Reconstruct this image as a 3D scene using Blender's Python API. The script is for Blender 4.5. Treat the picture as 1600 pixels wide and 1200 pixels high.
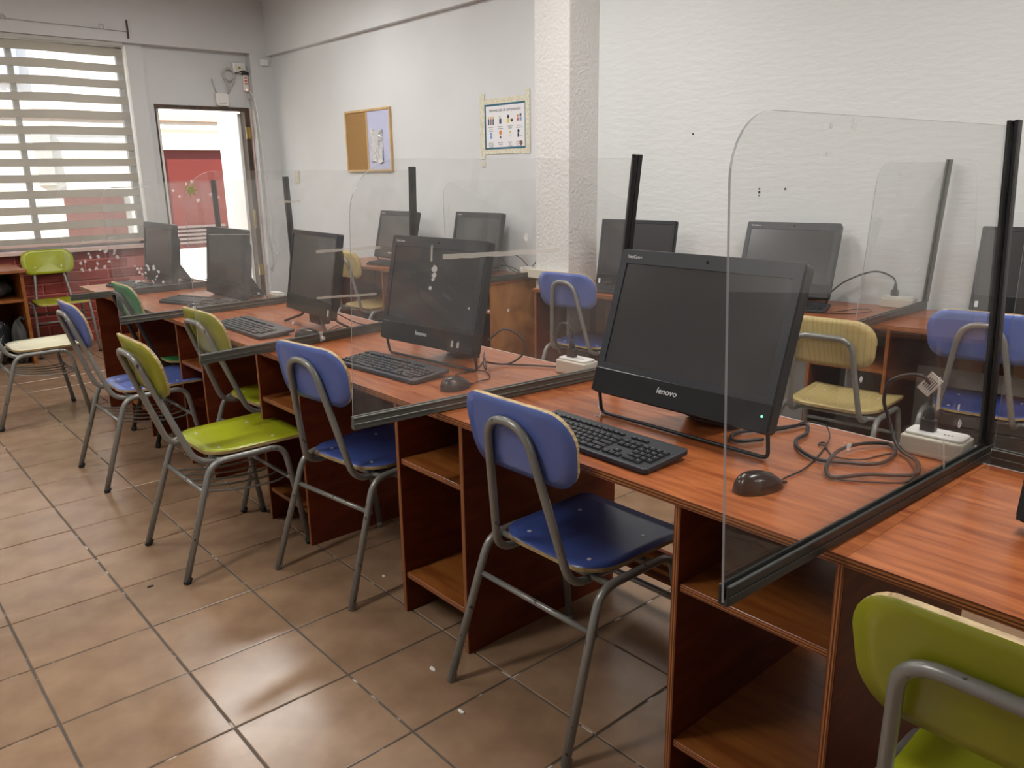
import bpy, bmesh, math, random
from mathutils import Vector, Matrix
random.seed(7)
sc = bpy.context.scene
for o in list(bpy.data.objects): bpy.data.objects.remove(o)
COL = sc.collection
PI = math.pi

# ------------------------------------------------------------------ camera
cam_d = bpy.data.cameras.new('camera'); cam = bpy.data.objects.new('camera', cam_d); COL.objects.link(cam)
yaw, pitch, roll, F = .8516, .2591, -.0145, 1243.0
cy, sy, cp, sp = math.cos(yaw), math.sin(yaw), math.cos(pitch), math.sin(pitch)
fw = Vector((cy*cp, sy*cp, -sp)); rt = Vector((sy, -cy, 0)); up = rt.cross(fw)
cr, sr = math.cos(roll), math.sin(roll)
r2 = cr*rt + sr*up; u2 = -sr*rt + cr*up
M = Matrix(((r2.x, u2.x, -fw.x, 0), (r2.y, u2.y, -fw.y, 0), (r2.z, u2.z, -fw.z, 1.42), (0, 0, 0, 1)))
cam.matrix_world = M
cam_d.sensor_width = 36; cam_d.lens = F/1600*36; cam_d.clip_start = .02; cam_d.clip_end = 100
sc.camera = cam
# ------------------------------------------------------------------ world, sun, exposure
sc.view_settings.view_transform = 'Standard'; sc.view_settings.look = 'None'
sc.view_settings.gamma = 1; sc.view_settings.use_curve_mapping = False
sc.view_settings.exposure = 0.0
w = bpy.data.worlds.new('sky'); sc.world = w; w.use_nodes = True
bg = w.node_tree.nodes['Background']
sky = w.node_tree.nodes.new('ShaderNodeTexSky'); sky.sky_type = 'NISHITA'; sky.sun_disc = False
sky.sun_elevation = math.radians(58); sky.sun_rotation = math.radians(200)
w.node_tree.links.new(sky.outputs['Color'], bg.inputs['Color'])
bg.inputs['Strength'].default_value = .60
sun_d = bpy.data.lights.new('sun', 'SUN'); sun_d.energy = 24.0; sun_d.angle = .01; sun_d.color = (1, .96, .88)
sun = bpy.data.objects.new('sun', sun_d); COL.objects.link(sun)
sun.rotation_euler = Vector((.72, .27, -.62)).to_track_quat('-Z', 'Y').to_euler()   # shines along the corridor outside
CEIL = 3.04
LAMPS = [(2.15, 5.75), (2.15, 3.1), (2.15, .6), (-.6, 5.0), (-.6, 2.2), (2.15, -1.7)]
LAMP_NAMES = ['over the far front desks', 'over the middle front desks', 'over the nearest computer', 'over the far end of the aisle', 'over the middle of the aisle', 'over the rear right of the room']
LAMP_W = 40.0

# ------------------------------------------------------------------ materials
def mat(name, col, rough=.5, metal=0, spec=.5, coat=0, emit=None, es=0):
    m = bpy.data.materials.new(name); m.use_nodes = True
    b = m.node_tree.nodes['Principled BSDF']
    b.inputs['Base Color'].default_value = (*col, 1); b.inputs['Roughness'].default_value = rough
    b.inputs['Metallic'].default_value = metal; b.inputs['Specular IOR Level'].default_value = spec
    b.inputs['Coat Weight'].default_value = coat; b.inputs['Coat Roughness'].default_value = .15
    if emit: b.inputs['Emission Color'].default_value = (*emit, 1); b.inputs['Emission Strength'].default_value = es
    return m
def nodes(m): return m.node_tree.nodes, m.node_tree.links, m.node_tree.nodes['Principled BSDF']
def noise_col(m, c1, c2, scale=5, stretch=(1,1,1), detail=6, coord='Object', lo=.35, hi=.65, dist=0):
    n, l, b = nodes(m)
    tc = n.new('ShaderNodeTexCoord'); mp = n.new('ShaderNodeMapping'); nz = n.new('ShaderNodeTexNoise'); rp = n.new('ShaderNodeValToRGB')
    mp.inputs['Scale'].default_value = stretch
    nz.inputs['Scale'].default_value = scale; nz.inputs['Detail'].default_value = detail; nz.inputs['Distortion'].default_value = dist
    rp.color_ramp.elements[0].position = lo; rp.color_ramp.elements[1].position = hi
    rp.color_ramp.elements[0].color = (*c1, 1); rp.color_ramp.elements[1].color = (*c2, 1)
    l.new(tc.outputs[coord], mp.inputs['Vector']); l.new(mp.outputs['Vector'], nz.inputs['Vector'])
    l.new(nz.outputs['Fac'], rp.inputs['Fac']); l.new(rp.outputs['Color'], b.inputs['Base Color'])
    return nz, rp, mp
def bump(m, scale, strength, dist=.002, detail=4, stretch=(1,1,1)):
    n, l, b = nodes(m)
    tc = n.new('ShaderNodeTexCoord'); mp = n.new('ShaderNodeMapping'); nz = n.new('ShaderNodeTexNoise'); bp = n.new('ShaderNodeBump')
    mp.inputs['Scale'].default_value = stretch
    nz.inputs['Scale'].default_value = scale; nz.inputs['Detail'].default_value = detail
    bp.inputs['Strength'].default_value = strength; bp.inputs['Distance'].default_value = dist
    l.new(tc.outputs['Object'], mp.inputs['Vector']); l.new(mp.outputs['Vector'], nz.inputs['Vector'])
    l.new(nz.outputs['Fac'], bp.inputs['Height']); l.new(bp.outputs['Normal'], b.inputs['Normal'])
def add_random(m, amount):
    # per-object brightness shift
    n, l, b = nodes(m)
    lk = b.inputs['Base Color'].links
    oi = n.new('ShaderNodeObjectInfo'); mr = n.new('ShaderNodeMapRange'); hs = n.new('ShaderNodeHueSaturation')
    mr.inputs['To Min'].default_value = 1-amount; mr.inputs['To Max'].default_value = 1+amount
    l.new(oi.outputs['Random'], mr.inputs['Value']); l.new(mr.outputs['Result'], hs.inputs['Value'])
    if lk: l.new(lk[0].from_socket, hs.inputs['Color'])
    else: hs.inputs['Color'].default_value = b.inputs['Base Color'].default_value
    l.new(hs.outputs['Color'], b.inputs['Base Color'])
MT = {}
MT['wall'] = mat('white_plaster', (.715, .735, .725), .75, spec=.3); bump(MT['wall'], 18, .38, .009, 9, (1,.7,2.2))
MT['wall_smooth'] = mat('white_paint', (.70, .70, .705), .6, spec=.35)
noise_col(MT['wall_smooth'], (.655,.665,.67), (.71,.725,.735), 1.3, lo=.3, hi=.7); bump(MT['wall_smooth'], 9, .15, .006)
MT['wall_backlit'] = mat('backlit_shade_wall_paint', (.58,.575,.57), .65, spec=.3)  # white wall paint darkened: the far wall's backlit shade is put into its colour
noise_col(MT['wall_backlit'], (.55,.545,.54), (.60,.60,.60), 1.5, lo=.3, hi=.7); bump(MT['wall_backlit'], 9, .15, .006)
MT['column'] = mat('rough_plaster', (.72, .71, .69), .85, spec=.2); bump(MT['column'], 50, .9, .0085, 8)
MT['ceiling'] = mat('ceiling_paint', (.72, .72, .70), .8)
MT['tile'] = mat('terracotta_tile', (.36, .23, .14), .24, spec=.6)
noise_col(MT['tile'], (.225,.135,.08), (.32,.205,.125), 7, (1,1,1), 8, lo=.3, hi=.72); add_random(MT['tile'], .07)
bump(MT['tile'], 160, .12, .001, 3)
MT['grout'] = mat('dark_grout', (.11,.095,.085), .9)
noise_col(MT['grout'], (.085,.075,.065), (.5,.46,.42), 14, detail=10, lo=.60, hi=.66)
def wood(name, c1, c2, rough=.32, scale=6, stretch=(8, .6, 8), coat=.25):
    m = mat(name, c1, rough, spec=.4, coat=coat)
    noise_col(m, c1, c2, scale, stretch, 8, lo=.32, hi=.68, dist=.6); return m
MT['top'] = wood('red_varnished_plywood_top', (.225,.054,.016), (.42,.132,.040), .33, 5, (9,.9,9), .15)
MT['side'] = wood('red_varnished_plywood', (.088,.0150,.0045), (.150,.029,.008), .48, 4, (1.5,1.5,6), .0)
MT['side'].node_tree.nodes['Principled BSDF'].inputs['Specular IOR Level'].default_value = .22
MT['shelf'] = wood('shelf_plywood', (.19,.052,.010), (.30,.105,.022), .4, 5, (6,1,6), .12)
MT['burl'] = wood('figured_plywood', (.24,.085,.018), (.46,.20,.055), .4, 5, (1.5,1.5,1.2), .15)
def ply(axis, name):
    m = mat(name, (.4,.2,.06), .45, coat=.1); n, l, b = nodes(m)
    tc = n.new('ShaderNodeTexCoord'); sx = n.new('ShaderNodeSeparateXYZ'); rp = n.new('ShaderNodeValToRGB'); rp.color_ramp.interpolation = 'CONSTANT'
    e = rp.color_ramp.elements
    dark, light, mid = (.10,.028,.010,1), (.42,.15,.035,1), (.24,.07,.022,1)
    stops = [(0,mid),(.12,dark),(.28,light),(.42,dark),(.60,light),(.74,mid),(.86,dark)]
    e[0].position = 0; e[0].color = stops[0][1]; e[1].position = stops[1][0]; e[1].color = stops[1][1]
    for p, c in stops[2:]: k = e.new(p); k.color = c
    l.new(tc.outputs['Generated'], sx.inputs[0]); l.new(sx.outputs[axis], rp.inputs['Fac']); l.new(rp.outputs['Color'], b.inputs['Base Color'])
    return m
MT['edge_y'] = ply(1, 'plywood_edge_upright'); MT['edge_z'] = ply(2, 'plywood_edge_flat')
MT['edge_light'] = mat('pale_edge_strip', (.8,.76,.70), .5)
MT['steel'] = mat('grey_enamelled_tube', (.17,.17,.16), .32, metal=.35, spec=.5)
noise_col(MT['steel'], (.04,.035,.03), (.245,.242,.225), 42, detail=10, lo=.29, hi=.33)
MT['dark_tube'] = mat('black_enamelled_tube', (.02,.02,.02), .35)
MT['rubber'] = mat('black_rubber', (.012,.012,.012), .7)
MT['cream_rubber'] = mat('cream_rubber', (.45,.42,.32), .7)
MT['chrome'] = mat('chrome', (.75,.75,.75), .35, metal=.4)
MT['ply_pale'] = mat('pale_plywood_edge', (.42,.29,.12), .55)
noise_col(MT['ply_pale'], (.26,.17,.07), (.52,.38,.18), 20, (1,1,14))
def lam(name, c, rough=.28):
    m = mat(name, c, rough, spec=.5)
    noise_col(m, tuple(x*.86 for x in c), c, 7, detail=6, lo=.3, hi=.5); return m
MT['blue'] = lam('blue_laminate', (.10,.145,.40)); MT['navy'] = lam('deep_blue_laminate', (.050,.085,.28))
MT['lime'] = lam('lime_laminate', (.33,.36,.015)); MT['green'] = lam('green_laminate', (.025,.20,.06))
MT['olive'] = lam('olive_laminate', (.26,.26,.015))
MT['cream'] = lam('cream_laminate', (.72,.68,.48))
MT['beech'] = mat('beech_laminate', (.55,.43,.19), .35)
def beech(m):
    n, l, b = nodes(m)
    tc = n.new('ShaderNodeTexCoord'); mp = n.new('ShaderNodeMapping'); wv = n.new('ShaderNodeTexWave'); rp = n.new('ShaderNodeValToRGB')
    mp.inputs['Scale'].default_value = (1.2, 7, 1.2)
    wv.wave_type = 'BANDS'; wv.bands_direction = 'Y'; wv.inputs['Scale'].default_value = 2.2; wv.inputs['Distortion'].default_value = 14; wv.inputs['Detail'].default_value = 2; wv.inputs['Detail Scale'].default_value = .6
    rp.color_ramp.elements[0].color = (.47,.35,.135,1); rp.color_ramp.elements[1].color = (.56,.44,.19,1); rp.color_ramp.elements[1].position = .22
    l.new(tc.outputs['Object'], mp.inputs['Vector']); l.new(mp.outputs['Vector'], wv.inputs['Vector']); l.new(wv.outputs['Fac'], rp.inputs['Fac']); l.new(rp.outputs['Color'], b.inputs['Base Color'])
beech(MT['beech'])
MT['black'] = mat('black_plastic', (.014,.015,.017), .42)
MT['black_soft'] = mat('charcoal_plastic', (.022,.024,.028), .5)
MT['chin'] = mat('gloss_black_plastic', (.009,.010,.011), .22)
MT['screen'] = mat('dark_screen', (.034,.033,.034), .22, spec=.8)
MT['key'] = mat('key_plastic', (.016,.017,.019), .45); MT['legend'] = mat('key_legend', (.35,.35,.35), .6)
MT['mouse'] = mat('mouse_plastic', (.012,.012,.012), .24, spec=.4)
MT['cable'] = mat('black_cable', (.012,.012,.013), .45)
MT['grey_cable'] = mat('grey_cable', (.42,.41,.38), .5)
MT['white_cable'] = mat('white_cable', (.75,.74,.70), .5)
MT['logo'] = mat('silver_print', (.62,.63,.63), .4)
MT['sticker'] = mat('pale_sticker', (.62,.66,.68), .5)
MT['led'] = mat('green_led', (.02,.4,.1), .4, emit=(.15,1,.4), es=3.0)
MT['redled'] = mat('red_led', (.4,.02,.02), .4, emit=(1,.35,.35), es=2.5)
MT['white_plastic'] = mat('white_plastic', (.72,.70,.66), .35)
MT['cream_plastic'] = mat('cream_plastic', (.62,.57,.47), .45)
MT['alu'] = mat('dark_anodised_aluminium', (.105,.102,.088), .42, metal=.4); MT['alu_dark'] = mat('near_black_aluminium', (.034,.035,.032), .38, metal=.4)
MT['alu_black'] = mat('black_aluminium', (.016,.016,.017), .35, metal=.2)
MT['red_switch'] = mat('red_orange_socket', (.6,.09,.03), .4)
MT['blind'] = mat('blind_fabric', (.46,.44,.40), .8); 
n, l, b = nodes(MT['blind']); tl_ = n.new('ShaderNodeBsdfTranslucent'); tl_.inputs['Color'].default_value = (.62,.59,.53,1); mx_ = n.new('ShaderNodeMixShader'); mx_.inputs['Fac'].default_value = .5
l.new(b.outputs[0], mx_.inputs[1]); l.new(tl_.outputs[0], mx_.inputs[2]); l.new(mx_.outputs[0], n['Material Output'].inputs['Surface'])
MT['brick'] = mat('red_painted_brick', (.24,.035,.028), .5, spec=.4)
noise_col(MT['brick'], (.20,.028,.021), (.28,.045,.035), 9, lo=.3, hi=.7); bump(MT['brick'], 40, .3, .003); add_random(MT['brick'], .08)
MT['mortar'] = mat('red_painted_mortar', (.46,.14,.12), .7)
MT['sill'] = mat('pinkish_sill_paint', (.62,.45,.40), .5)
MT['cork'] = mat('cork', (.36,.20,.07), .9); noise_col(MT['cork'], (.27,.145,.045), (.42,.245,.095), 220, detail=3)
MT['whiteboard'] = mat('whiteboard_face', (.50,.52,.72), .25)
MT['pine'] = wood('pine_frame', (.52,.33,.13), (.64,.44,.20), .5, 6, (1,8,1), 0)
MT['paper'] = mat('laminated_paper', (.82,.82,.85), .3); MT['teal'] = mat('teal_print', (.015,.13,.21), .35)
MT['ink'] = mat('black_print', (.02,.02,.025), .5)
for k, c in dict(p_skin=(.75,.45,.2), p_yellow=(.75,.6,.05), p_navy=(.03,.06,.14), p_orange=(.7,.25,.05), p_red=(.6,.12,.05), p_blue=(.15,.35,.7), p_lime=(.5,.55,.2), p_brown=(.25,.09,.06)).items(): MT[k] = mat(k.replace('p_','print_'), c, .5)
MT['tape'] = mat('yellowed_tape', (.72,.69,.52), .3)
noise_col(MT['tape'], (.62,.58,.42), (.80,.78,.66), 60)
MT['darkwood'] = wood('dark_door_timber', (.045,.03,.022), (.09,.06,.04), .6, 6, (4,4,.6), 0)
MT['brass'] = mat('aged_brass', (.35,.25,.08), .4, metal=.6)
MT['cream_door'] = mat('white_door_paint', (.86,.85,.80), .45)
MT['out_white'] = mat('cream_outer_paint', (.80,.77,.68), .8); MT['out_red'] = mat('red_outer_paint', (.105,.0105,.0045), .6)
MT['out_orange'] = mat('orange_eave_paint', (.75,.38,.25), .7)
MT['out_ground'] = mat('pale_concrete', (.62,.58,.48), .9)
MT['louver'] = mat('grey_louvre', (.15,.11,.10), .6); MT['out_blue'] = mat('pale_blue_panel', (.42,.48,.70), .6); MT['out_grey'] = mat('grey_post', (.40,.39,.36), .6)
MT['bag'] = mat('black_plastic_bag', (.012,.012,.014), .22); bump(MT['bag'], 14, 1.0, .03, 6)
MT['cloth'] = mat('grey_bag_fabric', (.05,.048,.045), .85)
MT['gray_box'] = mat('grey_trunking', (.42,.41,.38), .5)
MT['lamp_tube'] = mat('fluorescent_tube', (1,1,1), .4, emit=(1,.97,.92), es=5.0)
MT['scrap'] = mat('white_scrap', (.75,.72,.66), .8); MT['twig'] = mat('dark_scrap', (.03,.02,.015), .8)
MT['foil'] = mat('clear_wrinkled_plastic', (.62,.63,.66), .18, metal=.5); bump(MT['foil'], 30, 1.0, .02, 4)
MT['leafgreen'] = mat('olive_sticker', (.20,.22,.03), .5)
MT['hole'] = mat('dark_hole', (.03,.03,.03), .9)
def acrylic(nm, h0, h1):
    m = bpy.data.materials.new(nm); m.use_nodes = True
    n, l = m.node_tree.nodes, m.node_tree.links; n.clear()
    out = n.new('ShaderNodeOutputMaterial'); tr = n.new('ShaderNodeBsdfTransparent'); gl = n.new('ShaderNodeBsdfGlossy'); df = n.new('ShaderNodeBsdfDiffuse')
    fr = n.new('ShaderNodeFresnel'); m1 = n.new('ShaderNodeMixShader'); m2 = n.new('ShaderNodeMixShader')
    tr.inputs['Color'].default_value = (.988,.990,.988,1); gl.inputs['Roughness'].default_value = .015; fr.inputs['IOR'].default_value = 1.49
    df.inputs['Color'].default_value = (.8,.8,.78,1)
    geo = n.new('ShaderNodeNewGeometry'); tc = n.new('ShaderNodeTexCoord'); nz = n.new('ShaderNodeTexNoise'); rp = n.new('ShaderNodeValToRGB')
    nz.inputs['Scale'].default_value = 5; nz.inputs['Detail'].default_value = 9; nz.inputs['Distortion'].default_value = 1.2
    rp.color_ramp.elements[0].position = .45; rp.color_ramp.elements[0].color = (h0,)*3+(1,); rp.color_ramp.elements[1].position = .78; rp.color_ramp.elements[1].color = (h1,)*3+(1,)
    l.new(tc.outputs['Object'], nz.inputs['Vector']); l.new(nz.outputs['Fac'], rp.inputs['Fac'])
    l.new(rp.outputs['Color'], m1.inputs['Fac']); l.new(tr.outputs[0], m1.inputs[1]); l.new(df.outputs[0], m1.inputs[2])
    inv = n.new('ShaderNodeMath'); inv.operation = 'SUBTRACT'; inv.inputs[0].default_value = 1; l.new(geo.outputs['Backfacing'], inv.inputs[1])
    mu = n.new('ShaderNodeMath'); mu.operation = 'MULTIPLY'; l.new(fr.outputs[0], mu.inputs[0]); l.new(inv.outputs[0], mu.inputs[1])
    m15 = n.new('ShaderNodeMath'); m15.operation = 'MULTIPLY'; m15.inputs[1].default_value = 1.6; m15.use_clamp = True; l.new(mu.outputs[0], m15.inputs[0])
    l.new(m15.outputs[0], m2.inputs['Fac']); l.new(m1.outputs[0], m2.inputs[1]); l.new(gl.outputs[0], m2.inputs[2])
    l.new(m2.outputs[0], out.inputs['Surface']); return m
MT['acrylic'] = acrylic('clear_acrylic', .010, .035); MT['acrylic_scratched'] = acrylic('scratched_acrylic', .030, .075)
def mixtrans(name, col, fac, rough=.4):
    m = bpy.data.materials.new(name); m.use_nodes = True
    n, l = m.node_tree.nodes, m.node_tree.links; n.clear()
    out = n.new('ShaderNodeOutputMaterial'); tr = n.new('ShaderNodeBsdfTransparent'); pb = n.new('ShaderNodeBsdfPrincipled'); mx = n.new('ShaderNodeMixShader')
    pb.inputs['Base Color'].default_value = (*col, 1); pb.inputs['Roughness'].default_value = rough
    mx.inputs['Fac'].default_value = fac; l.new(tr.outputs[0], mx.inputs[1]); l.new(pb.outputs[0], mx.inputs[2]); l.new(mx.outputs[0], out.inputs['Surface']); return m
MT['acr_edge'] = mixtrans('acrylic_edge', (.36,.37,.40), .75, .25)
MT['residue'] = mixtrans('tape_residue', (.78,.75,.68), .34)
MT['residue_s'] = mixtrans('glue_residue', (.85,.84,.82), .42)
MT['pane'] = mixtrans('window_glass', (.6,.62,.6), .10, .05)
MT['sheer'] = mixtrans('sheer_mesh', (.7,.7,.66), .16, .8)

# ------------------------------------------------------------------ helpers
def empty(name, loc=(0,0,0), rz=0, label=None, cat=None, group=None):
    o = bpy.data.objects.new(name, None); COL.objects.link(o); o.location = loc; o.rotation_euler = (0,0,rz); o.empty_display_size = .1
    return tag(o, label, cat, group)
def tag(o, label=None, cat=None, group=None, kind=None):
    if label: o['label'] = label
    if cat: o['category'] = cat
    if group: o['group'] = group
    if kind: o['kind'] = kind
    return o
class MB:
    """collects geometry with material slots, then links it as one mesh object"""
    def __init__(s): s.v = []; s.f = []; s.m = []; s.sm = []
    def add(s, vs, fs, mi=0, smooth=False):
        k = len(s.v); s.v += [tuple(v) for v in vs]
        for f in fs: s.f.append([k+i for i in f]); s.m.append(mi); s.sm.append(smooth)
    def box(s, x0, x1, y0, y1, z0, z1, mi=0, mx=None, sides=None):
        vs = [Vector((x,y,z)) for z in (z0,z1) for y in (y0,y1) for x in (x0,x1)]
        if mx: vs = [mx @ v for v in vs]
        fs = [(0,2,3,1),(4,5,7,6),(0,1,5,4),(2,6,7,3),(0,4,6,2),(1,3,7,5)]   # -z +z -y +y -x +x
        for i, f in enumerate(fs): s.add(vs, [f], (sides[i] if sides else mi)); 
    def tube(s, path, r, seg=8, mi=0, closed=False, cap=True):
        p = [Vector(q) for q in path]; n = len(p); rings = []; nor = None
        for i in range(n):
            t = (p[(i+1) % n]-p[i-1]) if closed else (p[min(i+1,n-1)]-p[max(i-1,0)])
            t.normalize()
            if nor is None:
                a = Vector((0,0,1)) if abs(t.z) < .9 else Vector((1,0,0)); nor = t.cross(a).normalized()
            nor = (nor - t*nor.dot(t)).normalized(); bi = t.cross(nor)
            rr = r[i] if isinstance(r, (list, tuple)) else r
            rings.append([p[i]+(nor*math.cos(2*PI*k/seg)+bi*math.sin(2*PI*k/seg))*rr for k in range(seg)])
        vs = [v for g in rings for v in g]; fs = []
        for i in range(n if closed else n-1):
            a, b = i*seg, ((i+1) % n)*seg
            for k in range(seg): fs.append((a+k, a+(k+1) % seg, b+(k+1) % seg, b+k))
        s.add(vs, fs, mi, True)
        if cap and not closed:
            s.add(rings[0], [tuple(range(seg))[::-1]], mi); s.add(rings[-1], [tuple(range(seg))], mi)
    def prism(s, poly, z0, z1, mi=0, mx=None, side=None):
        n = len(poly); vs = [Vector((x,y,z)) for z in (z0,z1) for x, y in poly]
        if mx: vs = [mx @ v for v in vs]
        s.add(vs, [tuple(range(n))[::-1], tuple(range(n, 2*n))], mi)
        s.add(vs, [(i, (i+1) % n, n+(i+1) % n, n+i) for i in range(n)], mi if side is None else side)
    def ellipsoid(s, c, rx, ry, rz, mi=0, u=14, v=9, fn=None):
        vs = []; 
        for j in range(v+1):
            th = PI*j/v
            for i in range(u):
                ph = 2*PI*i/u; q = Vector((rx*math.sin(th)*math.cos(ph), ry*math.sin(th)*math.sin(ph), rz*math.cos(th)))
                if fn: q = fn(q)
                vs.append(q+Vector(c))
        s.add(vs, [(j*u+i, j*u+(i+1) % u, (j+1)*u+(i+1) % u, (j+1)*u+i)[::-1] for j in range(v) for i in range(u)], mi, True)
    def mesh(s, name, mats):
        me = bpy.data.meshes.new(name); me.from_pydata(s.v, [], s.f); 
        for m in mats: me.materials.append(MT[m])
        me.polygons.foreach_set('material_index', s.m); me.polygons.foreach_set('use_smooth', s.sm)
        bm = bmesh.new(); bm.from_mesh(me); bmesh.ops.remove_doubles(bm, verts=bm.verts, dist=1e-6); bm.to_mesh(me); bm.free()
        me.update(); return me
    def build(s, name, mats, parent=None, bevel=0, seg=2):
        if isinstance(mats, str): mats = [mats]
        return link(name, s.mesh(name, mats), parent, bevel, seg)
def link(name, me, parent=None, bevel=0, seg=2):
    o = bpy.data.objects.new(name, me); COL.objects.link(o)
    if parent: o.parent = parent
    if bevel:
        b = o.modifiers.new('bevel', 'BEVEL'); b.width = bevel; b.segments = seg; b.limit_method = 'ANGLE'
    return o
def children(o): return [c for c in o.children]
def copy_tree(o, parent=None):
    c = o.copy(); COL.objects.link(c); c.parent = parent
    for k in ('label',):
        pass
    for ch in list(o.children): copy_tree(ch, c)
    return c
def fillet(pts, r, n=5):
    p = [Vector(q) for q in pts]; out = [p[0]]
    for i in range(1, len(p)-1):
        a, b, c = p[i-1], p[i], p[i+1]; rr = r[i] if isinstance(r, (list, tuple)) else r
        d1 = min(rr, (a-b).length*.48); d2 = min(rr, (c-b).length*.48)
        s0 = b+(a-b).normalized()*d1; s1 = b+(c-b).normalized()*d2
        for k in range(n+1):
            t = k/n; out.append(s0*(1-t)**2+b*2*t*(1-t)+s1*t*t)
    out.append(p[-1]); return out
def spline(pts, n=4):
    p = [Vector(q) for q in pts]; out = []
    for i in range(len(p)-1):
        a, b, c, d = p[max(i-1,0)], p[i], p[i+1], p[min(i+2,len(p)-1)]
        for k in range(n):
            t = k/n; out.append(.5*((2*b)+(c-a)*t+(2*a-5*b+4*c-d)*t*t+(3*b-a-3*c+d)*t**3))
    out.append(p[-1]); return out
def rrect(w, h, rs, n=6):
    """rounded rectangle centred at 0; rs = radii (++, -+, --, +-)"""
    if not isinstance(rs, (list, tuple)): rs = [rs]*4
    out = []
    for (sx, sy_, a0), r in zip(((1,1,0),(-1,1,90),(-1,-1,180),(1,-1,270)), rs):
        cx, cy_ = sx*(w/2-r), sy_*(h/2-r)
        for k in range(n+1):
            a = math.radians(a0+90*k/n); out.append((cx+r*math.cos(a), cy_+r*math.sin(a)))
    return out
def shell(mb, outline, fn, th, rings=(1,.8,.55,.3), mt=0, mbk=0, me_=1):
    """curved laminated board: outline in (a,b); fn(a,b)->(point, normal)"""
    n = len(outline)
    def layer(off):
        vs = []
        for s_ in rings:
            for a, b in outline:
                p, nn = fn(a*s_, b*s_); vs.append(p+nn*off)
        p, nn = fn(0, 0); vs.append(p+nn*off); return vs
    T = layer(th/2); B = layer(-th/2); R = len(rings)
    fs = []
    for r in range(R-1):
        for i in range(n): fs.append((r*n+i, r*n+(i+1) % n, (r+1)*n+(i+1) % n, (r+1)*n+i))
    for i in range(n): fs.append(((R-1)*n+i, (R-1)*n+(i+1) % n, R*n))
    mb.add(T, fs, mt, True); mb.add(B, [f[::-1] for f in fs], mbk, True)
    mb.add(T[:n]+B[:n], [(i, n+i, n+(i+1) % n, (i+1) % n) for i in range(n)], me_, False)
def text(name, body, size, m, parent, mx, extrude=.0004, align='CENTER', sx=1.0, shear=0):
    cu = bpy.data.curves.new(name, 'FONT'); cu.body = body; cu.size = size; cu.extrude = extrude; cu.align_x = align; cu.align_y = 'CENTER'; cu.shear = shear; cu.resolution_u = 3; cu.offset = size*.012 if body == 'lenovo' else 0
    t = bpy.data.objects.new(name+'_curve', cu); COL.objects.link(t)
    dg = bpy.context.evaluated_depsgraph_get(); me = bpy.data.meshes.new_from_object(t.evaluated_get(dg))
    bpy.data.objects.remove(t); bpy.data.curves.remove(cu)
    me.transform(mx @ Matrix.Diagonal((sx,1,1,1))); me.materials.clear(); me.materials.append(MT[m]); me.name = name
    return link(name, me, parent)
def frame(origin, ux, uy):
    """matrix whose local x,y axes are ux, uy"""
    ux = Vector(ux).normalized(); uz = ux.cross(Vector(uy)).normalized(); uy = uz.cross(ux)
    return Matrix(((ux.x,uy.x,uz.x,origin[0]),(ux.y,uy.y,uz.y,origin[1]),(ux.z,uy.z,uz.z,origin[2]),(0,0,0,1)))
def visible(p, marg=60):
    d = Vector(p)-Vector((0,0,1.42)); z = d.dot(fw)
    if z < .1: return False
    x = 800+F*d.dot(r2)/z; y = 600-F*d.dot(u2)/z
    return -marg < x < 1600+marg and -marg < y < 1200+marg

# ------------------------------------------------------------------ room shell
YF = 7.85; XW = 3.74; XL = -3.0; YB = -2.6
def XR(y): return 3.80+.150*(3.5-y)                # near part of the right wall runs at a slight angle
def struct(mb, name, mats, parent=None, **k): return tag(mb.build(name, mats, parent, **k), kind='structure')
fl = MB(); fl.box(XL, 5.2, YB, YF, -.12, -.0035); floor = struct(fl, 'floor', 'grout')
TX, TY, X0, Y0 = .345, .3336, .287, 1.865
tm = MB(); tm.box(-TX/2+.003, TX/2-.003, -TY/2+.003, TY/2-.003, -.02, 0)
bm_t = tm.mesh('tile', ['tile'])
bmx = bmesh.new(); bmx.from_mesh(bm_t); bmesh.ops.bevel(bmx, geom=[e for e in bmx.edges if all(v.co.z > -.001 for v in e.verts)], offset=.0022, segments=1, affect='EDGES'); bmx.to_mesh(bm_t); bmx.free()
cells = []
for i in range(-10, 15):
    for j in range(-14, 19):
        cx, cy_ = X0+(i+.5)*TX, Y0+(j+.5)*TY
        if XL < cx < 5.1 and YB < cy_ < YF-.1: cells.append((cx, cy_))
vis = [c for c in cells if visible((*c, 0), 90) and c[0] > -.4]
vis.sort(key=lambda c: c[0]**2+c[1]**2); vis = vis[:296]; vset = set(vis)
for cx, cy_ in vis:
    o = link('tile', bm_t, floor); o.location = (cx, cy_, random.uniform(-.0006, .0004)); o.rotation_euler = (random.uniform(-.0008,.0008), random.uniform(-.0008,.0008), random.choice((0, PI)))
rest = MB()
for cx, cy_ in cells:
    if (cx, cy_) not in vset: rest.box(cx-TX/2+.003, cx+TX/2-.003, cy_-TY/2+.003, cy_+TY/2-.003, -.02, 0)
tag(rest.build('tile_field', 'tile', floor), kind='stuff')
c = MB(); c.box(XL-.2, 5.4, YB-.2, YF+.3, CEIL, CEIL+.15); struct(c, 'ceiling', 'ceiling')
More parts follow.
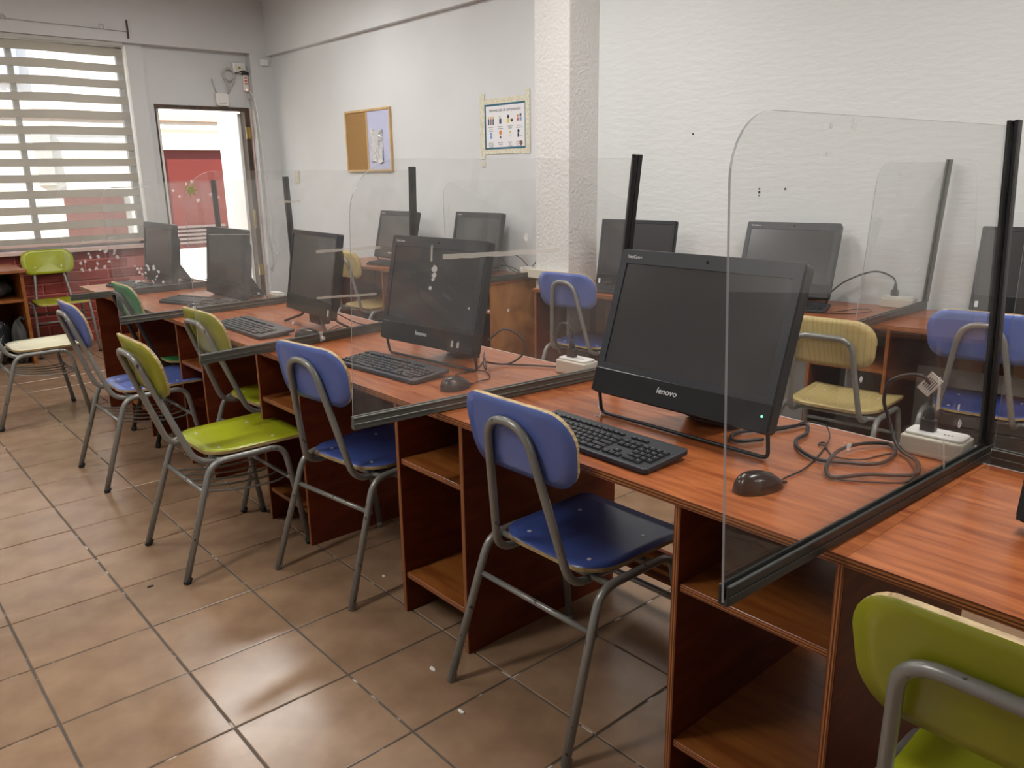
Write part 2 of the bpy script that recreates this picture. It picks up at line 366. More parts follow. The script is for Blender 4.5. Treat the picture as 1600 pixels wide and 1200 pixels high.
# far wall with window and door openings
WX0, WX1, WZ0, WZ1 = -.9, 2.40, .84, 2.53
DX0, DX1, DZ = 2.61, 3.50, 2.07
W = MB(); t = .16
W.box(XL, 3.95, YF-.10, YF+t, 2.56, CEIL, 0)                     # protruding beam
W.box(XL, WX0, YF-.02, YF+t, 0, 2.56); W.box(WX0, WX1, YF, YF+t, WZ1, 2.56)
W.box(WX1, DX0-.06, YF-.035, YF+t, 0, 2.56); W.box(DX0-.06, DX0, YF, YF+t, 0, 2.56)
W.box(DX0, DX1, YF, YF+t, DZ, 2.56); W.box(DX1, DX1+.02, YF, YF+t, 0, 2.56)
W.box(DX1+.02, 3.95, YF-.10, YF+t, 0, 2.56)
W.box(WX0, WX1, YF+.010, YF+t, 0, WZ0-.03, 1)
wall_far = struct(W, 'wall_far', ['wall_backlit', 'mortar'])
# red painted bricks below the window
brick_l, brick_h, joint = .345, .078, .013
bk = MB(); bk.box(-brick_l/2, brick_l/2, -.03, .06, 0, brick_h); bme = bk.mesh('brick', ['brick'])
bmx = bmesh.new(); bmx.from_mesh(bme); bmesh.ops.bevel(bmx, geom=[e for e in bmx.edges if all(v.co.y < -.02 for v in e.verts)], offset=.006, segments=1, affect='EDGES'); bmx.to_mesh(bme); bmx.free()
for r in range(9):
    z = .005+r*(brick_h+joint)
    for k in range(9):
        x = WX1-.19-k*(brick_l+joint)-(.18 if r % 2 else 0)
        if x < .35: continue
        o = link('brick', bme, wall_far); o.location = (x, YF+.03+random.uniform(-.003,.003), z)
    if r % 2 == 0: pass
s = MB(); s.box(WX0, WX1, YF-.06, YF+t+.02, WZ0-.035, WZ0); struct(s, 'trim_1', 'sill', bevel=.005)
# far part of right wall, column, near part of right wall
W = MB(); W.box(XW, XW+.2, 3.6, YF, 0, 2.55); W.box(XW-.05, XW+.2, 3.6, YF, 2.55, CEIL); struct(W, 'wall_right_far', 'wall_smooth')
W = MB(); W.box(3.545, 4.0, 3.50, 3.80, 0, CEIL); struct(W, 'trim_2', 'column', bevel=.008)
W = MB(); W.prism([(XR(3.55),3.55),(XR(YB-.3),YB-.3),(XR(YB-.3)+.2,YB-.3),(XR(3.55)+.2,3.55)], 0, CEIL); wall_r = struct(W, 'wall_right_near', 'wall')
W = MB(); W.box(XL-.15, XL, YB-.15, YF+.15, 0, CEIL); struct(W, 'wall_left', 'wall_smooth')
W = MB(); W.box(XL-.15, 5.2, YB-.15, YB, 0, CEIL); struct(W, 'wall_back', 'wall_smooth')
HOLES = ((2.452,1.318),(2.452,1.300),(2.452,1.283),(2.31,1.318),(1.05,1.40),(1.30,1.36),(2.86,1.62))
for y, z in HOLES:
    h = MB(); h.tube([(0,0,0),(-.0015,0,0)], random.uniform(.004,.008), 7); o = h.build('nail_hole', 'hole', wall_r); o.location = (XR(y)-.0005, y, z); o.rotation_euler = (0,0,math.atan(.15)*-1+0)
# window: frame, mullions, panes
fr = MB(); y0, y1 = YF+.05, YF+.10
for a, b_, c_, d in ((WX0,WX1,WZ0,WZ0+.05),(WX0,WX1,WZ1-.05,WZ1),(WX0,WX0+.05,WZ0,WZ1),(WX1-.045,WX1,WZ0,WZ1)): fr.box(a, b_, y0, y1, c_, d)
win = struct(fr, 'window_1', 'out_grey')
for x in (-.1, .7, 1.53): mu = MB(); mu.box(x-.022, x+.022, y0, y1, WZ0+.05, WZ1-.05); mu.build('mullion', 'out_grey', win)
xs = [WX0+.05, -.122, -.078, .678, .722, 1.508, 1.552, WX1-.045]
for k in range(4): p = MB(); p.box(xs[2*k], xs[2*k+1], YF+.073, YF+.077, WZ0+.05, WZ1-.05); p.build('pane', 'pane', win)
g = MB(); g.box(WX1-.004, WX1+.012, YF-.048, YF-.002, WZ0, WZ1+.01); g.build('reveal_strip', 'cream_door', win)
# door: frame, open leaf
dr = MB(); dr.box(DX0, DX0+.012, YF-.01, YF+.12, 0, DZ); dr.box(DX0, DX1, YF-.012, YF+.10, DZ-.032, DZ); dr.box(DX1-.045, DX1, YF-.01, YF+.10, 0, DZ-.032)
door = struct(dr, 'door_1', 'darkwood')
lf = empty('door_leaf', (DX1-.05, YF+.11, 0), math.radians(80)); lf.parent = door
m_ = MB(); m_.box(0, .90, -.02, .02, .015, DZ-.045); leaf = m_.build('leaf_panel', 'cream_door', lf, bevel=.004)
for z in (.45, 1.78): m_ = MB(); m_.box(-.05, .0, -.135, -.118, z, z+.11); m_.box(-.034,-.012,-.15,-.12,z,z+.11); o = m_.build('hinge', 'brass', door); o.location = (DX1-.0, YF+.11, 0)
m_ = MB(); m_.box(DX1-.05, DX1-.03, YF-.02, YF-.01, .92, 1.1); m_.build('strike_plate', 'brass', door)
m_ = MB(); m_.box(DX0+.012, DX0+.055, YF+.06, YF+.16, 0, DZ-.032); m_.build('door_stop', 'cream_door', door)

# ------------------------------------------------------------------ outside
YO = 10.5
g = MB(); g.box(-6, 12, YF+.16, 16, -.16, -.02); struct(g, 'trim_3', 'out_ground')
o_ = MB(); o_.box(-6, 3.52, YO, YO+.2, 0, 3.6); o_.box(4.30, 10, YO, YO+.2, 0, 3.6); o_.box(3.52, 4.30, YO, YO+.2, 1.76, 3.6); o_.box(3.52, 4.30, YO-.02, YO+.2, 0, .54)
o_.box(-6, 10, YO-.05, YO, 2.0, 2.05); o_.box(3.45, 4.37, YO-.03, YO, 1.76, 1.83)
wo = struct(o_, 'wall_outside', 'out_white')
o_ = MB(); o_.box(-6, 10, YO-.07, YO-.0, 2.10, 2.17); o_.build('eave_board', 'out_orange', wo)
for x0, x1 in ((-2.2,.55),(.78,1.55),(2.35,3.0)):
    o_ = MB(); o_.box(x0, x1, YO-.03, YO, .35, 1.26); o_.build('red_wall_panel', 'out_red', wo)
for x0, x1, m in ((1.62,1.86,'out_blue'),(1.9,2.1,'out_blue'),(.2,.5,'out_grey'),(2.12,2.3,'out_grey')):
    o_ = MB(); o_.box(x0, x1, YO-.04, YO, 1.36 if m == 'out_grey' else 2.45, 1.95 if m == 'out_grey' else 3.0); o_.build('wall_panel', m, wo)
d2 = MB(); d2.box(3.52, 4.30, YO+.02, YO+.08, .54, 1.76); door2 = struct(d2, 'door_2', 'out_red')
for k in range(5): o_ = MB(); o_.box(3.60, 4.22, YO-.005, YO+.02, .60+k*.05, .628+k*.05); o_.build('louvre', 'louver', door2)

# ------------------------------------------------------------------ desks
def board(name, parent, x0, x1, y0, y1, z0, z1, face, edge, bev=.0012, backm=None):
    """plywood board; edge 'y' = upright panel (front edge shows plies across y), 'z' = flat board"""
    b = MB(); e = 1
    if edge == 'y': sides = [1,1,0,0,1,1]
    else: sides = [0,0,1,1,1,1]
    b.box(x0, x1, y0, y1, z0, z1, sides=sides)
    return b.build(name, [face, 'edge_'+edge], parent, bevel=bev, seg=1)
TH = .018; DT = .75
def desk(loc, rz, L, D, panels, ped, label, group, low=True, endface=None, back_strip=True, shz=(.545,.145), modesty=None):
    """front edge along local y from 0 to L, depth along +x. panels: y of upright boards; ped: (ya, yb) shelves span"""
    root = empty('computer_desk', (loc[0], loc[1], 0), rz, label, 'desk', group)
    board('worktop', root, 0, D, .0001, L-.0001, DT-.020, DT, 'top', 'z', .0003)
    if back_strip: s = MB(); s.box(D, D+.003, .001, L-.001, DT-.020, DT+.0006); s.build('edge_strip', 'edge_light', root)
    for i, y in enumerate(panels):
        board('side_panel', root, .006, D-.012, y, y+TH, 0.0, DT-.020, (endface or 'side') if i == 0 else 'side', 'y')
    for a, b_ in ped:
        for z in shz: board('shelf', root, .012, D-.02, a+TH, b_, z-.018, z, 'shelf', 'z')
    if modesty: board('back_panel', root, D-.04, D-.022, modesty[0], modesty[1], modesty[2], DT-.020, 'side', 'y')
    if low:
        ys = sorted(panels)
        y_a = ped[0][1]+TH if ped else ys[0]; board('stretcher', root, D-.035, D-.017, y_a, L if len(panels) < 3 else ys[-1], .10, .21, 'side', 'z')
    return root
G1 = 'plywood desks of the front row'
XF, DF = 1.295, .675
FD = [(.58, 1.12, .365), (1.70, 1.00, .335), (2.70, .98, .355), (3.68, .905, .300), (4.585, 1.145, .345)]
FL = ['red plywood desk under the nearest large black monitor', 'red plywood desk under the second black monitor from the right', 'red plywood desk under the thin monitor on a splayed stand',
      'red plywood desk with the green chair pushed in, two from the far end', 'red plywood desk at the far end of the front row']
for i, (y, L, pw) in enumerate(FD):
    pn = [.003, pw]
    if i == 4: pn.append(L-.33)
    desk((XF, y), 0, L, DF, pn, [(.003, pw)], FL[i], G1)
desk((XF, -.62), 0, 1.20, DF, [.003], [], 'red plywood desk cut off by the right frame edge', G1, low=False)
G2 = 'plywood desks of the back row'
th = -math.atan2(3.53-3.236, 3.496-1.33)*-1
def bpt(d):      # point on the back row's front line, d metres from its far end towards the camera side
    u = Vector((3.53-3.236, 1.33-3.496)).normalized(); return (3.236+u.x*d, 3.496+u.y*d)
for d0, d1, lab in ((0, 1.0, 'back row red desk beside the rough column'), (1.0, 2.035, 'back row red desk in front of the pale beech chair'), (2.035, 3.1, 'back row red desk behind the blue chair at the right')):
    p = bpt(d1); L = d1-d0
    desk(p, th, L, .545, [.003, .345] + ([L-.025] if d0 == 0 else []), [(.003, .345)], lab, G2, low=False, back_strip=False, shz=(.545,.16), modesty=(.365, L-.03, .05) if d0 == 0 else (.365, L-.002, .48))
for d0, d1, lab in ((3.1, 4.2, 'back row red desk just outside the right frame edge'), (4.2, 5.4, 'back row red desk farthest outside the frame on the right, by the rear wall')):
    p = bpt(d1); desk(p, th, d1-d0, .545, [.003, .345], [(.003,.345)], lab, G2, low=False, back_strip=False)
th2 = math.radians(2.5)
desk((3.225, 3.875), th2, .86, .50, [.003, .33], [(.003,.33)], 'back row red desk with the figured orange side panel', G2, low=False, endface='burl', back_strip=False, shz=(.56,.16), modesty=(.02, .858, .05))
desk((3.187, 4.737), th2, 1.15, .50, [.003, .33, 1.11], [(.003,.33)], 'back row red desk at the far corner', G2, low=False, back_strip=False, shz=(.56,.16), modesty=(.02, 1.11, .05))

# ------------------------------------------------------------------ acrylic dividers
def divider(fb, bb, h_post, lean_f, lean_b, label, group, marks=(), h_front=None, top_r=.10, post=True, rail_drop=0, x_edge=0.0, railm='alu', postm='alu_black', sheetm='acrylic'):
    """fb, bb: front and back ends of the rail (x, y, z); h_post: height of the sheet"""
    fb, bb = Vector(fb), Vector(bb); d = bb-fb; Ln = d.length; ux = d.normalized()
    ang = math.atan2(ux.y, ux.x)
    root = empty('acrylic_divider', fb, ang, label, 'divider', group)
    lean = (lean_f+lean_b)/2
    # U rail
    r = MB()
    for (y0, y1, z0, z1) in ((-.0095,.0095,0,.006), (-.0095,-.0045,.006,.036), (.0045,.0095,.006,.036), (-.0115,-.0095,.012,.018), (-.0115,-.0095,.030,.036)):
        r.box(0, Ln, y0, y1, z0, z1)
    r.build('rail', railm, root, bevel=.0012, seg=1)
    H = h_post
    # sheet outline in (u, v) with rounded front top corner
    x1 = Ln-.004
    out = [(x_edge, .006), (x1, .006), (x1, H)]
    for k in range(9):
        a = math.radians(90+90*k/8); out.append((x_edge+top_r+top_r*math.cos(a), H-top_r+top_r*math.sin(a)))
    sh = math.atan2(lean, H)
    mx = Matrix(((1,0,0,0),(0,math.sin(sh),math.cos(sh)*1,0),(0,math.cos(sh),-math.sin(sh),0),(0,0,0,1)))
    s = MB(); s.prism(out, -.0022, .0022, 0, mx, 1); sheet = s.build('sheet', [sheetm, 'acr_edge'], root)
    if post:
        p = MB(); 
        mx2 = mx @ Matrix.Translation((Ln-.012, 0, 0))
        for (a0, a1, c0, c1) in ((-.002,.016,-.011,-.004), (-.002,.016,.004,.011), (.010,.016,-.004,.004)): p.box(a0, a1, .036, H+.012, c0, c1, mx=mx2)
        p.box(-.0105, -.0045, .036, H+.012, -.0115, -.004, mx=mx2); p.box(-.0105,-.0045,.036,H+.012,.004,.0115,mx=mx2)
        p.build('post', postm, root, bevel=.001, seg=1)
    for kind, pts in marks:
        b = MB()
        if kind == 'strip':
            (a0, v0), (a1, v1), wd = pts
            n = 14; e1 = []; e2 = []
            for k in range(n+1):
                t_ = k/n; a = a0+(a1-a0)*t_; v = v0+(v1-v0)*t_
                nx, ny = -(v1-v0), (a1-a0); q = math.hypot(nx, ny); nx /= q; ny /= q
                w1 = wd*(.5+random.uniform(-.14,.14)); w2 = wd*(.5+random.uniform(-.14,.14))
                e1.append((a+nx*w1, v+ny*w1)); e2.append((a-nx*w2, v-ny*w2))
            b.prism(e1[::-1]+e2, -.0032, -.0023, 0, mx); b.build('tape_residue', 'residue', sheet)
        elif kind == 'blot':
            a, v, rr = pts
            poly = [(a+rr*random.uniform(.45,1.1)*math.cos(2*PI*k/11), v+rr*random.uniform(.5,1.3)*math.sin(2*PI*k/11)) for k in range(11)]
            b.prism(poly, -.0030, -.0023, 0, mx); b.build('glue_mark', 'residue_s', sheet)
        elif kind == 'leaf':
            a, v, rr = pts; poly = []
            for k in range(14): q = rr if k % 2 == 0 else rr*.3; poly.append((a+q*math.cos(2*PI*k/14), v+q*math.sin(2*PI*k/14)))
            b.prism(poly, -.0030, -.0023, 0, mx); b.build('leaf_sticker', 'leafgreen', sheet)
    return root, sheet
GD = 'clear acrylic dividers between computers'
random.seed(3)
D1, S1 = divider((.99,.632,.752), (2.015,.598,.752), .752, .035, .035, 'clear acrylic divider nearest the camera, right of the nearest monitor', GD, railm='alu_dark',
   marks=[('strip',((.775,.10),(.79,.02),.006)),('strip',((.73,.245),(.735,.175),.013)),('blot',(.33,.735,.010)),('blot',(.26,.735,.006)),('blot',(.85,.12,.012)),('blot',(.84,.16,.008)),('blot',(.25,.69,.004)),('blot',(.4,.30,.006)),('blot',(.37,.18,.009))])
D2, S2 = divider((1.03,1.835,.752), (2.0,1.745,.752), .712, -.085, -.085, 'second acrylic divider, with a long beige tape strip across the middle monitor', GD, top_r=.13, sheetm='acrylic_scratched',
   marks=[('strip',((.27,.455),(.68,.445),.013)),('strip',((.235,.49),(.234,.445),.005)),('blot',(.245,.425,.010)),('blot',(.243,.408,.008)),('blot',(.24,.395,.006)),('blot',(.233,.372,.006)),('blot',(.55,.49,.011)),('blot',(.54,.40,.008)),('blot',(.36,.30,.004)),('blot',(.43,.285,.004)),('blot',(.5,.28,.005))])
D3, S3 = divider((1.02,2.91,.752), (2.075,3.035,.752), .69, -.03, -.02, 'third acrylic divider, with two thin tape strips left of the middle monitor', GD, top_r=.12, sheetm='acrylic_scratched',
   marks=[('strip',((.52,.185),(.83,.165),.010)),('strip',((.53,.372),(.86,.366),.012)),('strip',((.36,.575),(.47,.572),.008)),('blot',(.40,.10,.007)),('blot',(.10,.61,.009)),('blot',(.13,.60,.007)),('strip',((.08,.47),(.24,.46),.003)),('blot',(.26,.235,.006))])
D4, S4 = divider((1.06,4.02,.752), (2.01,4.08,.752), .655, .02, .02, 'fourth acrylic divider, with a green leaf sticker in front of the open door', GD, top_r=.10, sheetm='acrylic_scratched',
   marks=[('leaf',(.42,.61,.042)),('blot',(.43,.65,.010)),('blot',(.45,.56,.010)),('blot',(.40,.64,.007)),('blot',(.36,.58,.007)),('blot',(.33,.61,.008))]+[('blot',(random.uniform(.10,.24),random.uniform(.17,.27),random.uniform(.004,.009))) for _ in range(22)])
D5, S5 = divider((1.085,5.03,.752), (2.0,5.06,.752), .64, .02, .01, 'farthest acrylic divider of the front row, covered in round glue spots', GD, top_r=.10, sheetm='acrylic_scratched',
   marks=[('blot',(random.uniform(.08,.33),random.uniform(.16,.33),random.uniform(.007,.012))) for _ in range(20)]+[('strip',((.05,.31),(.28,.34),.005)),('strip',((.30,.62),(.5,.62),.006))])
for (a, y, dv) in ((.35,0,D4),(.52,0,D3)):
    q = MB(); q.box(a, a+.012, -.014, -.009, .004, .045); q.tube([(a+.006,-.014,.02),(a+.006,-.03,.018)], .008, 8); q.build('clip', 'residue_s', dv)
divider((3.30,1.545,.752), (4.065,1.565,.752), .69, -.03, -.04, 'acrylic divider on the back row right of the beech chair', GD, postm='alu', top_r=.09,
   marks=[('blot',(.06,.50,.008)),('blot',(.05,.46,.006)),('blot',(.45,.30,.008)),('blot',(.4,.40,.005)),('blot',(.6,.2,.01)),('blot',(.3,.42,.006)),('blot',(.22,.56,.006))])
divider((2.90,3.905,.752), (3.64,3.868,.752), .63, 0, 0, 'acrylic divider on the back row above the figured side panel', GD, postm='alu', post=False, top_r=.09,
   marks=[('blot',(.33,.565,.01)),('strip',((.02,.2),(.03,.5),.002))])
# back sheet behind the right-hand desk, running along the desk's rear edge
divider((1.985,.575,.752), (1.957,-.55,.752), .70, 0, 0, 'acrylic back screen along the rear edge of the right-hand desk', GD, post=False, top_r=.03)

# ------------------------------------------------------------------ computers
def aio(loc, rz, W, H, zb, tilt, label, group, style='easel', name='all_in_one_computer', led=True, text_on=True, sticker=None):
    """face looks to local -x; local origin on the desk under the face's lower edge"""
    root = empty(name, (loc[0], loc[1], DT+.001), rz, label, 'computer', group)
    ct, st = math.cos(tilt), math.sin(tilt)
    # local (u: viewer's right = -y, v: up the face, w: towards the viewer)
    mx = Matrix(((0, st, -ct, 0), (-1, 0, 0, 0), (0, ct, st, zb), (0,0,0,1)))
    e = style == 'easel'
    T = .040 if e else .030
    body = MB(); out = rrect(W, H, .014 if e else .008, 4)
    body.prism([(a, b+H/2) for a, b in out], -T, -.004, 0, mx)
    bout = [(a*.86, b*.72+H*.46) for a, b in rrect(W, H, .05, 4)]
    body.prism(bout, -T-.026, -T, 0, mx)
    body.build('housing', 'black', root, bevel=.003, seg=2)
    if e: bt, bs, y0, ch = .040, .026, .088, .070
    else: bt, bs, y0, ch = .020, .016, .075, .070
    bz = MB()
    o1 = [(a, b+H/2) for a, b in rrect(W, H, .014 if e else .008, 4)]
    # bezel ring
    hx = W/2-bs; i1 = [(hx, H-bt), (-hx, H-bt), (-hx, y0), (hx, y0)]
    bz.box(-W/2+.004, -hx, ch, H-.003, -.004, 0, mx=mx); bz.box(hx, W/2-.004, ch, H-.003, -.004, 0, mx=mx)
    bz.box(-hx, hx, H-bt, H-.003, -.004, 0, mx=mx); bz.box(-hx, hx, ch, y0, -.004, 0, mx=mx)
    bz.build('bezel', 'black_soft', root)
    cn = MB(); cn.box(-W/2+.003, W/2-.003, .003, ch, -.004, .0012, mx=mx); cn.build('chin', 'chin', root, bevel=.001, seg=1)
    s = MB(); s.box(-hx, hx, y0, H-bt, -.0045, -.0032, mx=mx); s.build('screen', 'screen', root)
    tmx = mx @ Matrix.Translation((0,0,.0014))
    if e:
        if text_on:
            text('maker_logo', 'lenovo', .0215, 'logo', root, tmx @ Matrix.Translation((-.022,.043,0)), sx=1.1, shear=.12)
            text('model_lettering', 'ThinkCentre', .0125, 'logo', root, mx @ Matrix.Translation((-W/2+.05, H-.022, .0004)), sx=.8)
        if sticker is not None:
            for dx in (0, .03): q = MB(); q.box(sticker+dx-.006, sticker+dx+.006, .018, .036, .0012, .0017, mx=mx); q.box(sticker+dx-.003, sticker+dx+.003, .036, .041, .0012, .0017, mx=mx); q.build('printed_mark', 'out_grey', root)
        q = MB(); q.tube([(0,0,0),(0,0,.0008)], .0045, 10); o = q.build('webcam', 'chin', root); o.matrix_local = mx @ Matrix.Translation((.01, H-.020, 0))
        if led: q = MB(); q.tube([(0,0,0),(0,0,.0015)], .0028, 8); o = q.build('power_light', 'led', root); o.matrix_local = mx @ Matrix.Translation((W/2-.022, .040, .001))
        hw = W/2-.012
        back = .035
        f = MB(); pts = [(st*.03+.012, hw, zb+.03), (back, hw, .0055), (back, -hw, .0055), (st*.03+.012, -hw, zb+.03)]
        f.tube(fillet(pts, .018, 5), .0050, 8); f.build('foot_frame', 'black', root)
        k = MB(); kx = T/ct+.02
        k.prism([(kx+.005, zb+H*.42*ct), (kx+.030+st*H*.4, zb+H*.40), (kx+.145, .001), (kx+.125, .001), (kx+.03, zb+.05)], -.085, .085, 0, Matrix(((1,0,0,0),(0,0,1,0),(0,1,0,0),(0,0,0,1))))
        k.build('kickstand', 'black', root, bevel=.003, seg=1)
    else:
        if sticker is not None: q = MB(); q.box(sticker-.007, sticker+.007, .016, .043, .0012, .0018, mx=mx); q.build('spec_sticker', 'sticker', root)
        f = MB(); hub = Vector((.045+st*.1, 0, zb+.045))
        f.tube(fillet([hub+Vector((-.02,.06,0)), (.02,.10,.05), (-.015, .235, .006)], .02), .006, 8)
        f.tube(fillet([hub+Vector((-.02,-.06,0)), (.02,-.10,.05), (-.015, -.235, .006)], .02), .006, 8)
        f.tube(fillet([hub+Vector((.0,.05,.02)), (.10,.09,.03), (.135,.15,.006)], .02), .006, 8); f.tube(fillet([hub+Vector((.0,-.05,.02)), (.10,-.09,.03), (.135,-.15,.006)], .02), .006, 8)
        f.build('splayed_stand', 'black', root)
        b2 = MB(); b2.box(.03, .085, -.055, .055, .018, zb+.06); b2.build('stand_hub', 'black_soft', root, bevel=.005)
    return root
GM = 'black computers on the front row'; GM2 = 'black computers on the back row'
aio((1.592,1.205), 0, .556, .408, .074, math.radians(18), 'nearest large black all-in-one computer with a green power light', GM)
aio((1.622,2.338), math.radians(5), .512, .395, .066, math.radians(13), 'black all-in-one computer with tape marks in front of it, second from the right', GM, led=False, sticker=.15)
aio((1.655,3.29), math.radians(-4), .492, .370, .066, math.radians(9.5), 'thin black monitor on splayed rod legs, third on the front row', GM, style='slim', sticker=.215)
aio((1.742,4.46), math.radians(1), .500, .380, .018, math.radians(6), 'black all-in-one computer seen against the open door', GM, led=False, text_on=False)
aio((1.700,5.45), math.radians(0), .54, .385, .008, math.radians(6), 'farthest black all-in-one computer on the front row, below the window edge', GM, led=False, text_on=False)
aio((1.615,.150), 0, .535, .405, .024, math.radians(12), 'black computer edge cut off by the right frame edge', GM, led=False, text_on=False)
aio((3.748,2.165), math.radians(13), .485, .395, .036, math.radians(22), 'black all-in-one computer by the wall between the two right dividers, leaning back', GM2, led=False)
aio((3.585,3.03), math.radians(8), .50, .395, .008, math.radians(9), 'black back row computer right of the column with a pale sticker', GM2, style='slim', sticker=-.222)
aio((3.915,1.06), math.radians(8), .50, .375, .045, math.radians(11), 'black back row computer behind the blue chair at the right frame edge', GM2, style='slim', sticker=-.222)
aio((3.535,4.455), math.radians(3), .49, .375, .040, math.radians(12), 'black back row computer left of the column, on the figured-panel desk', GM2, led=False)
aio((3.46,5.375), math.radians(2), .49, .375, .032, math.radians(14), 'back row computer in the far corner with its screen reflecting pale light', GM2, led=False)

# ------------------------------------------------------------------ keyboards
def key_layout():
    K = []; p = .0190
    def row(y, xs, h=.0155):
        for x, wd in xs: K.append((x, y, wd, h))
    main = lambda ws, x0=0: [(x0+sum(ws[:i])*p+ws[i]*p/2, ws[i]*p-.0028) for i in range(len(ws))]
    row(0, main([1.25,1.25,1.25,6.25,1.25,1.25,1.25,1.25])); row(p, main([1.25]+[1]*11+[2.75])); row(2*p, main([1.75]+[1]*11+[2.25]))
    row(3*p, main([1.5]+[1]*12+[1.5])); row(4*p, main([1]*13+[2]))
    fy = 5.45*p
    row(fy, [(p*.5, p*.85)], .0095)
    for g_ in range(3):
        for k in range(4): row(fy, [(p*(2.5+g_*4.15+k*.98), p*.82)], .0095)
    nx = 15.35*p
    row(0, [(nx+k*p+p/2, p-.0028) for k in range(3)]); row(p, [(nx+p*1.5, p-.0028)])
    for y in (3*p, 4*p): row(y, [(nx+k*p+p/2, p-.0028) for k in range(3)])
    row(fy, [(nx+k*p+p/2, p*.82) for k in range(3)], .0095)
    mx_ = 18.7*p
    row(0, [(mx_+p, 2*p-.0028), (mx_+2.5*p, p-.0028)])
    for r in (1,2,3,4): row(r*p, [(mx_+k*p+p/2, p-.0028) for k in range(4)])
    return K
KL = key_layout()
kmeshes = {}
def key_mesh(wd, h):
    k = (round(wd,4), round(h,4))
    if k not in kmeshes:
        b = MB(); a, c_ = wd/2, h/2
        lo = [(-a,-c_,0),(a,-c_,0),(a,c_,0),(-a,c_,0)]; hi = [(-a*.84,-c_*.80,.0052),(a*.84,-c_*.80,.0052),(a*.84,c_*.86,.0056),(-a*.84,c_*.86,.0056)]
        b.add(lo+hi, [(4,5,6,7),(0,1,5,4),(1,2,6,5),(2,3,7,6),(3,0,4,7)], 0)
        lx, ly = -a*.35, c_*.22
        b.add([(lx-.0011,ly-.0013,.0058),(lx+.0011,ly-.0013,.0058),(lx+.0011,ly+.0013,.0059),(lx-.0011,ly+.0013,.0059)], [(0,1,2,3)], 1)
        kmeshes[k] = b.mesh('key', ['key', 'legend'])
    return kmeshes[k]
def keyboard(cx, cy_, rz, label, group, single=True, W=.455, Dp=.160):
    """centre on the desk; local x = towards the screen, keys run along -y"""
    root = empty('keyboard', (cx, cy_, DT+.0005), rz, label, 'keyboard', group)
    b = MB(); o = rrect(W, Dp, .010, 3)
    tl = .075
    mx = Matrix(((0,1,0,0),(-1,0,0,0),(0,tl,1,.0146),(0,0,0,1)))
    b.prism(o, -.008, .006, 0, mx); b.build('case', 'black_soft', root, bevel=.003, seg=2)
    ft = MB(); 
    for s_ in (-1,1): ft.box(Dp/2-.03, Dp/2-.012, s_*W*.4-.012, s_*W*.4+.012, 0, .012)
    ft.build('tilt_foot', 'black', root)
    ox, oy = -W/2+.0115, -Dp/2+.021
    if single:
        for x, y, wd, h in KL:
            k = link('key', key_mesh(wd, h), root); k.matrix_local = mx @ Matrix.Translation((ox+x, oy+y, .006))
    else:
        m = MB()
        for x, y, wd, h in KL: m.box(ox+x-wd/2, ox+x+wd/2, oy+y-h/2, oy+y+h/2, .006, .0115, mx=mx)
        tag(m.build('keys', 'key', root), kind='stuff')
    return root
GK = 'black keyboards on the front row'
keyboard(1.425, 1.302, math.radians(-1), 'black keyboard before the nearest large monitor', GK)
keyboard(1.485, 2.345, math.radians(4), 'black keyboard left of the second mouse, before the taped monitor', GK)
keyboard(1.460, 3.437, math.radians(0), 'black keyboard before the thin monitor on splayed legs', GK, W=.49, Dp=.165)
keyboard(1.575, 4.41, math.radians(20), 'black keyboard turned askew before the monitor against the door', GK, single=False)
keyboard(1.53, 5.36, math.radians(10), 'black keyboard behind the green chair at the far end', GK, single=False)
GK2 = 'black keyboards on the back row'
keyboard(3.36, 5.20, math.radians(8), 'flat black keyboard in the far corner of the back row', GK2, single=False)
keyboard(3.455, 3.00, math.radians(8), 'black keyboard at the computer right of the column', GK2, single=False)
keyboard(3.60, 2.075, math.radians(16), 'black keyboard under the leaning back row computer', GK2, single=False)
keyboard(3.38, 4.35, math.radians(5), 'black keyboard among cables on the figured-panel desk', GK2, single=False)

# ------------------------------------------------------------------ mice
def mouse(butt, nose, label, group, Wd=.067):
    b0, n0 = Vector((*butt, 0)), Vector((*nose, 0)); d = n0-b0; L = min(max(d.length, .112), .126)
    c_ = (b0+n0)/2
    root = empty('mouse', (c_.x, c_.y, DT+.0005), math.atan2(d.y, d.x), label, 'mouse', group)
    def shape(q):
        t_ = (q.x/(L/2)+1)/2
        wz = 1.0 - .30*max(0, t_-.35)/.65
        sq = lambda v, h: h*math.copysign(abs(v/h)**.82, v)
        q.x = sq(q.x, L/2); q.y = sq(q.y, Wd/2)*(1.0-.24*max(0, t_-.5)/.5); q.z = q.z*(1.10-.50*t_) if q.z > 0 else q.z
        return q
    m = MB(); m.ellipsoid((0,0,.0), L/2, Wd/2, .049, 0, 24, 18, shape)
    m.v = [(x, y, max(z, .0)) for x, y, z in m.v]; m.build('shell', 'mouse', root)
    wv = MB(); wv.tube([(L*.22,-.0035,.0265),(L*.22,.0035,.0265)], .0085, 12); wv.build('scroll_wheel', 'black_soft', root)
    cb = MB(); cb.tube(spline([(L/2-.012,0,.008),(L/2+.006,0,.006),(L/2+.014,0,.004)]), [.004]*5+[.0035]*3+[.0025], 6); cb.build('cord_sleeve', 'black', root)
    return root
GMo = 'black mice on the front row'
mouse((1.40,.880), (1.515,.838), 'glossy black mouse on the desk edge by the nearest divider', GMo)
mouse((1.440,1.985), (1.552,1.983), 'black mouse before the second divider', GMo)
mouse((1.505,3.125), (1.600,3.060), 'black mouse between the thin monitor and the blue chair', GMo)
mouse((1.425,4.185), (1.525,4.140), 'black mouse above the lime chair back', GMo)

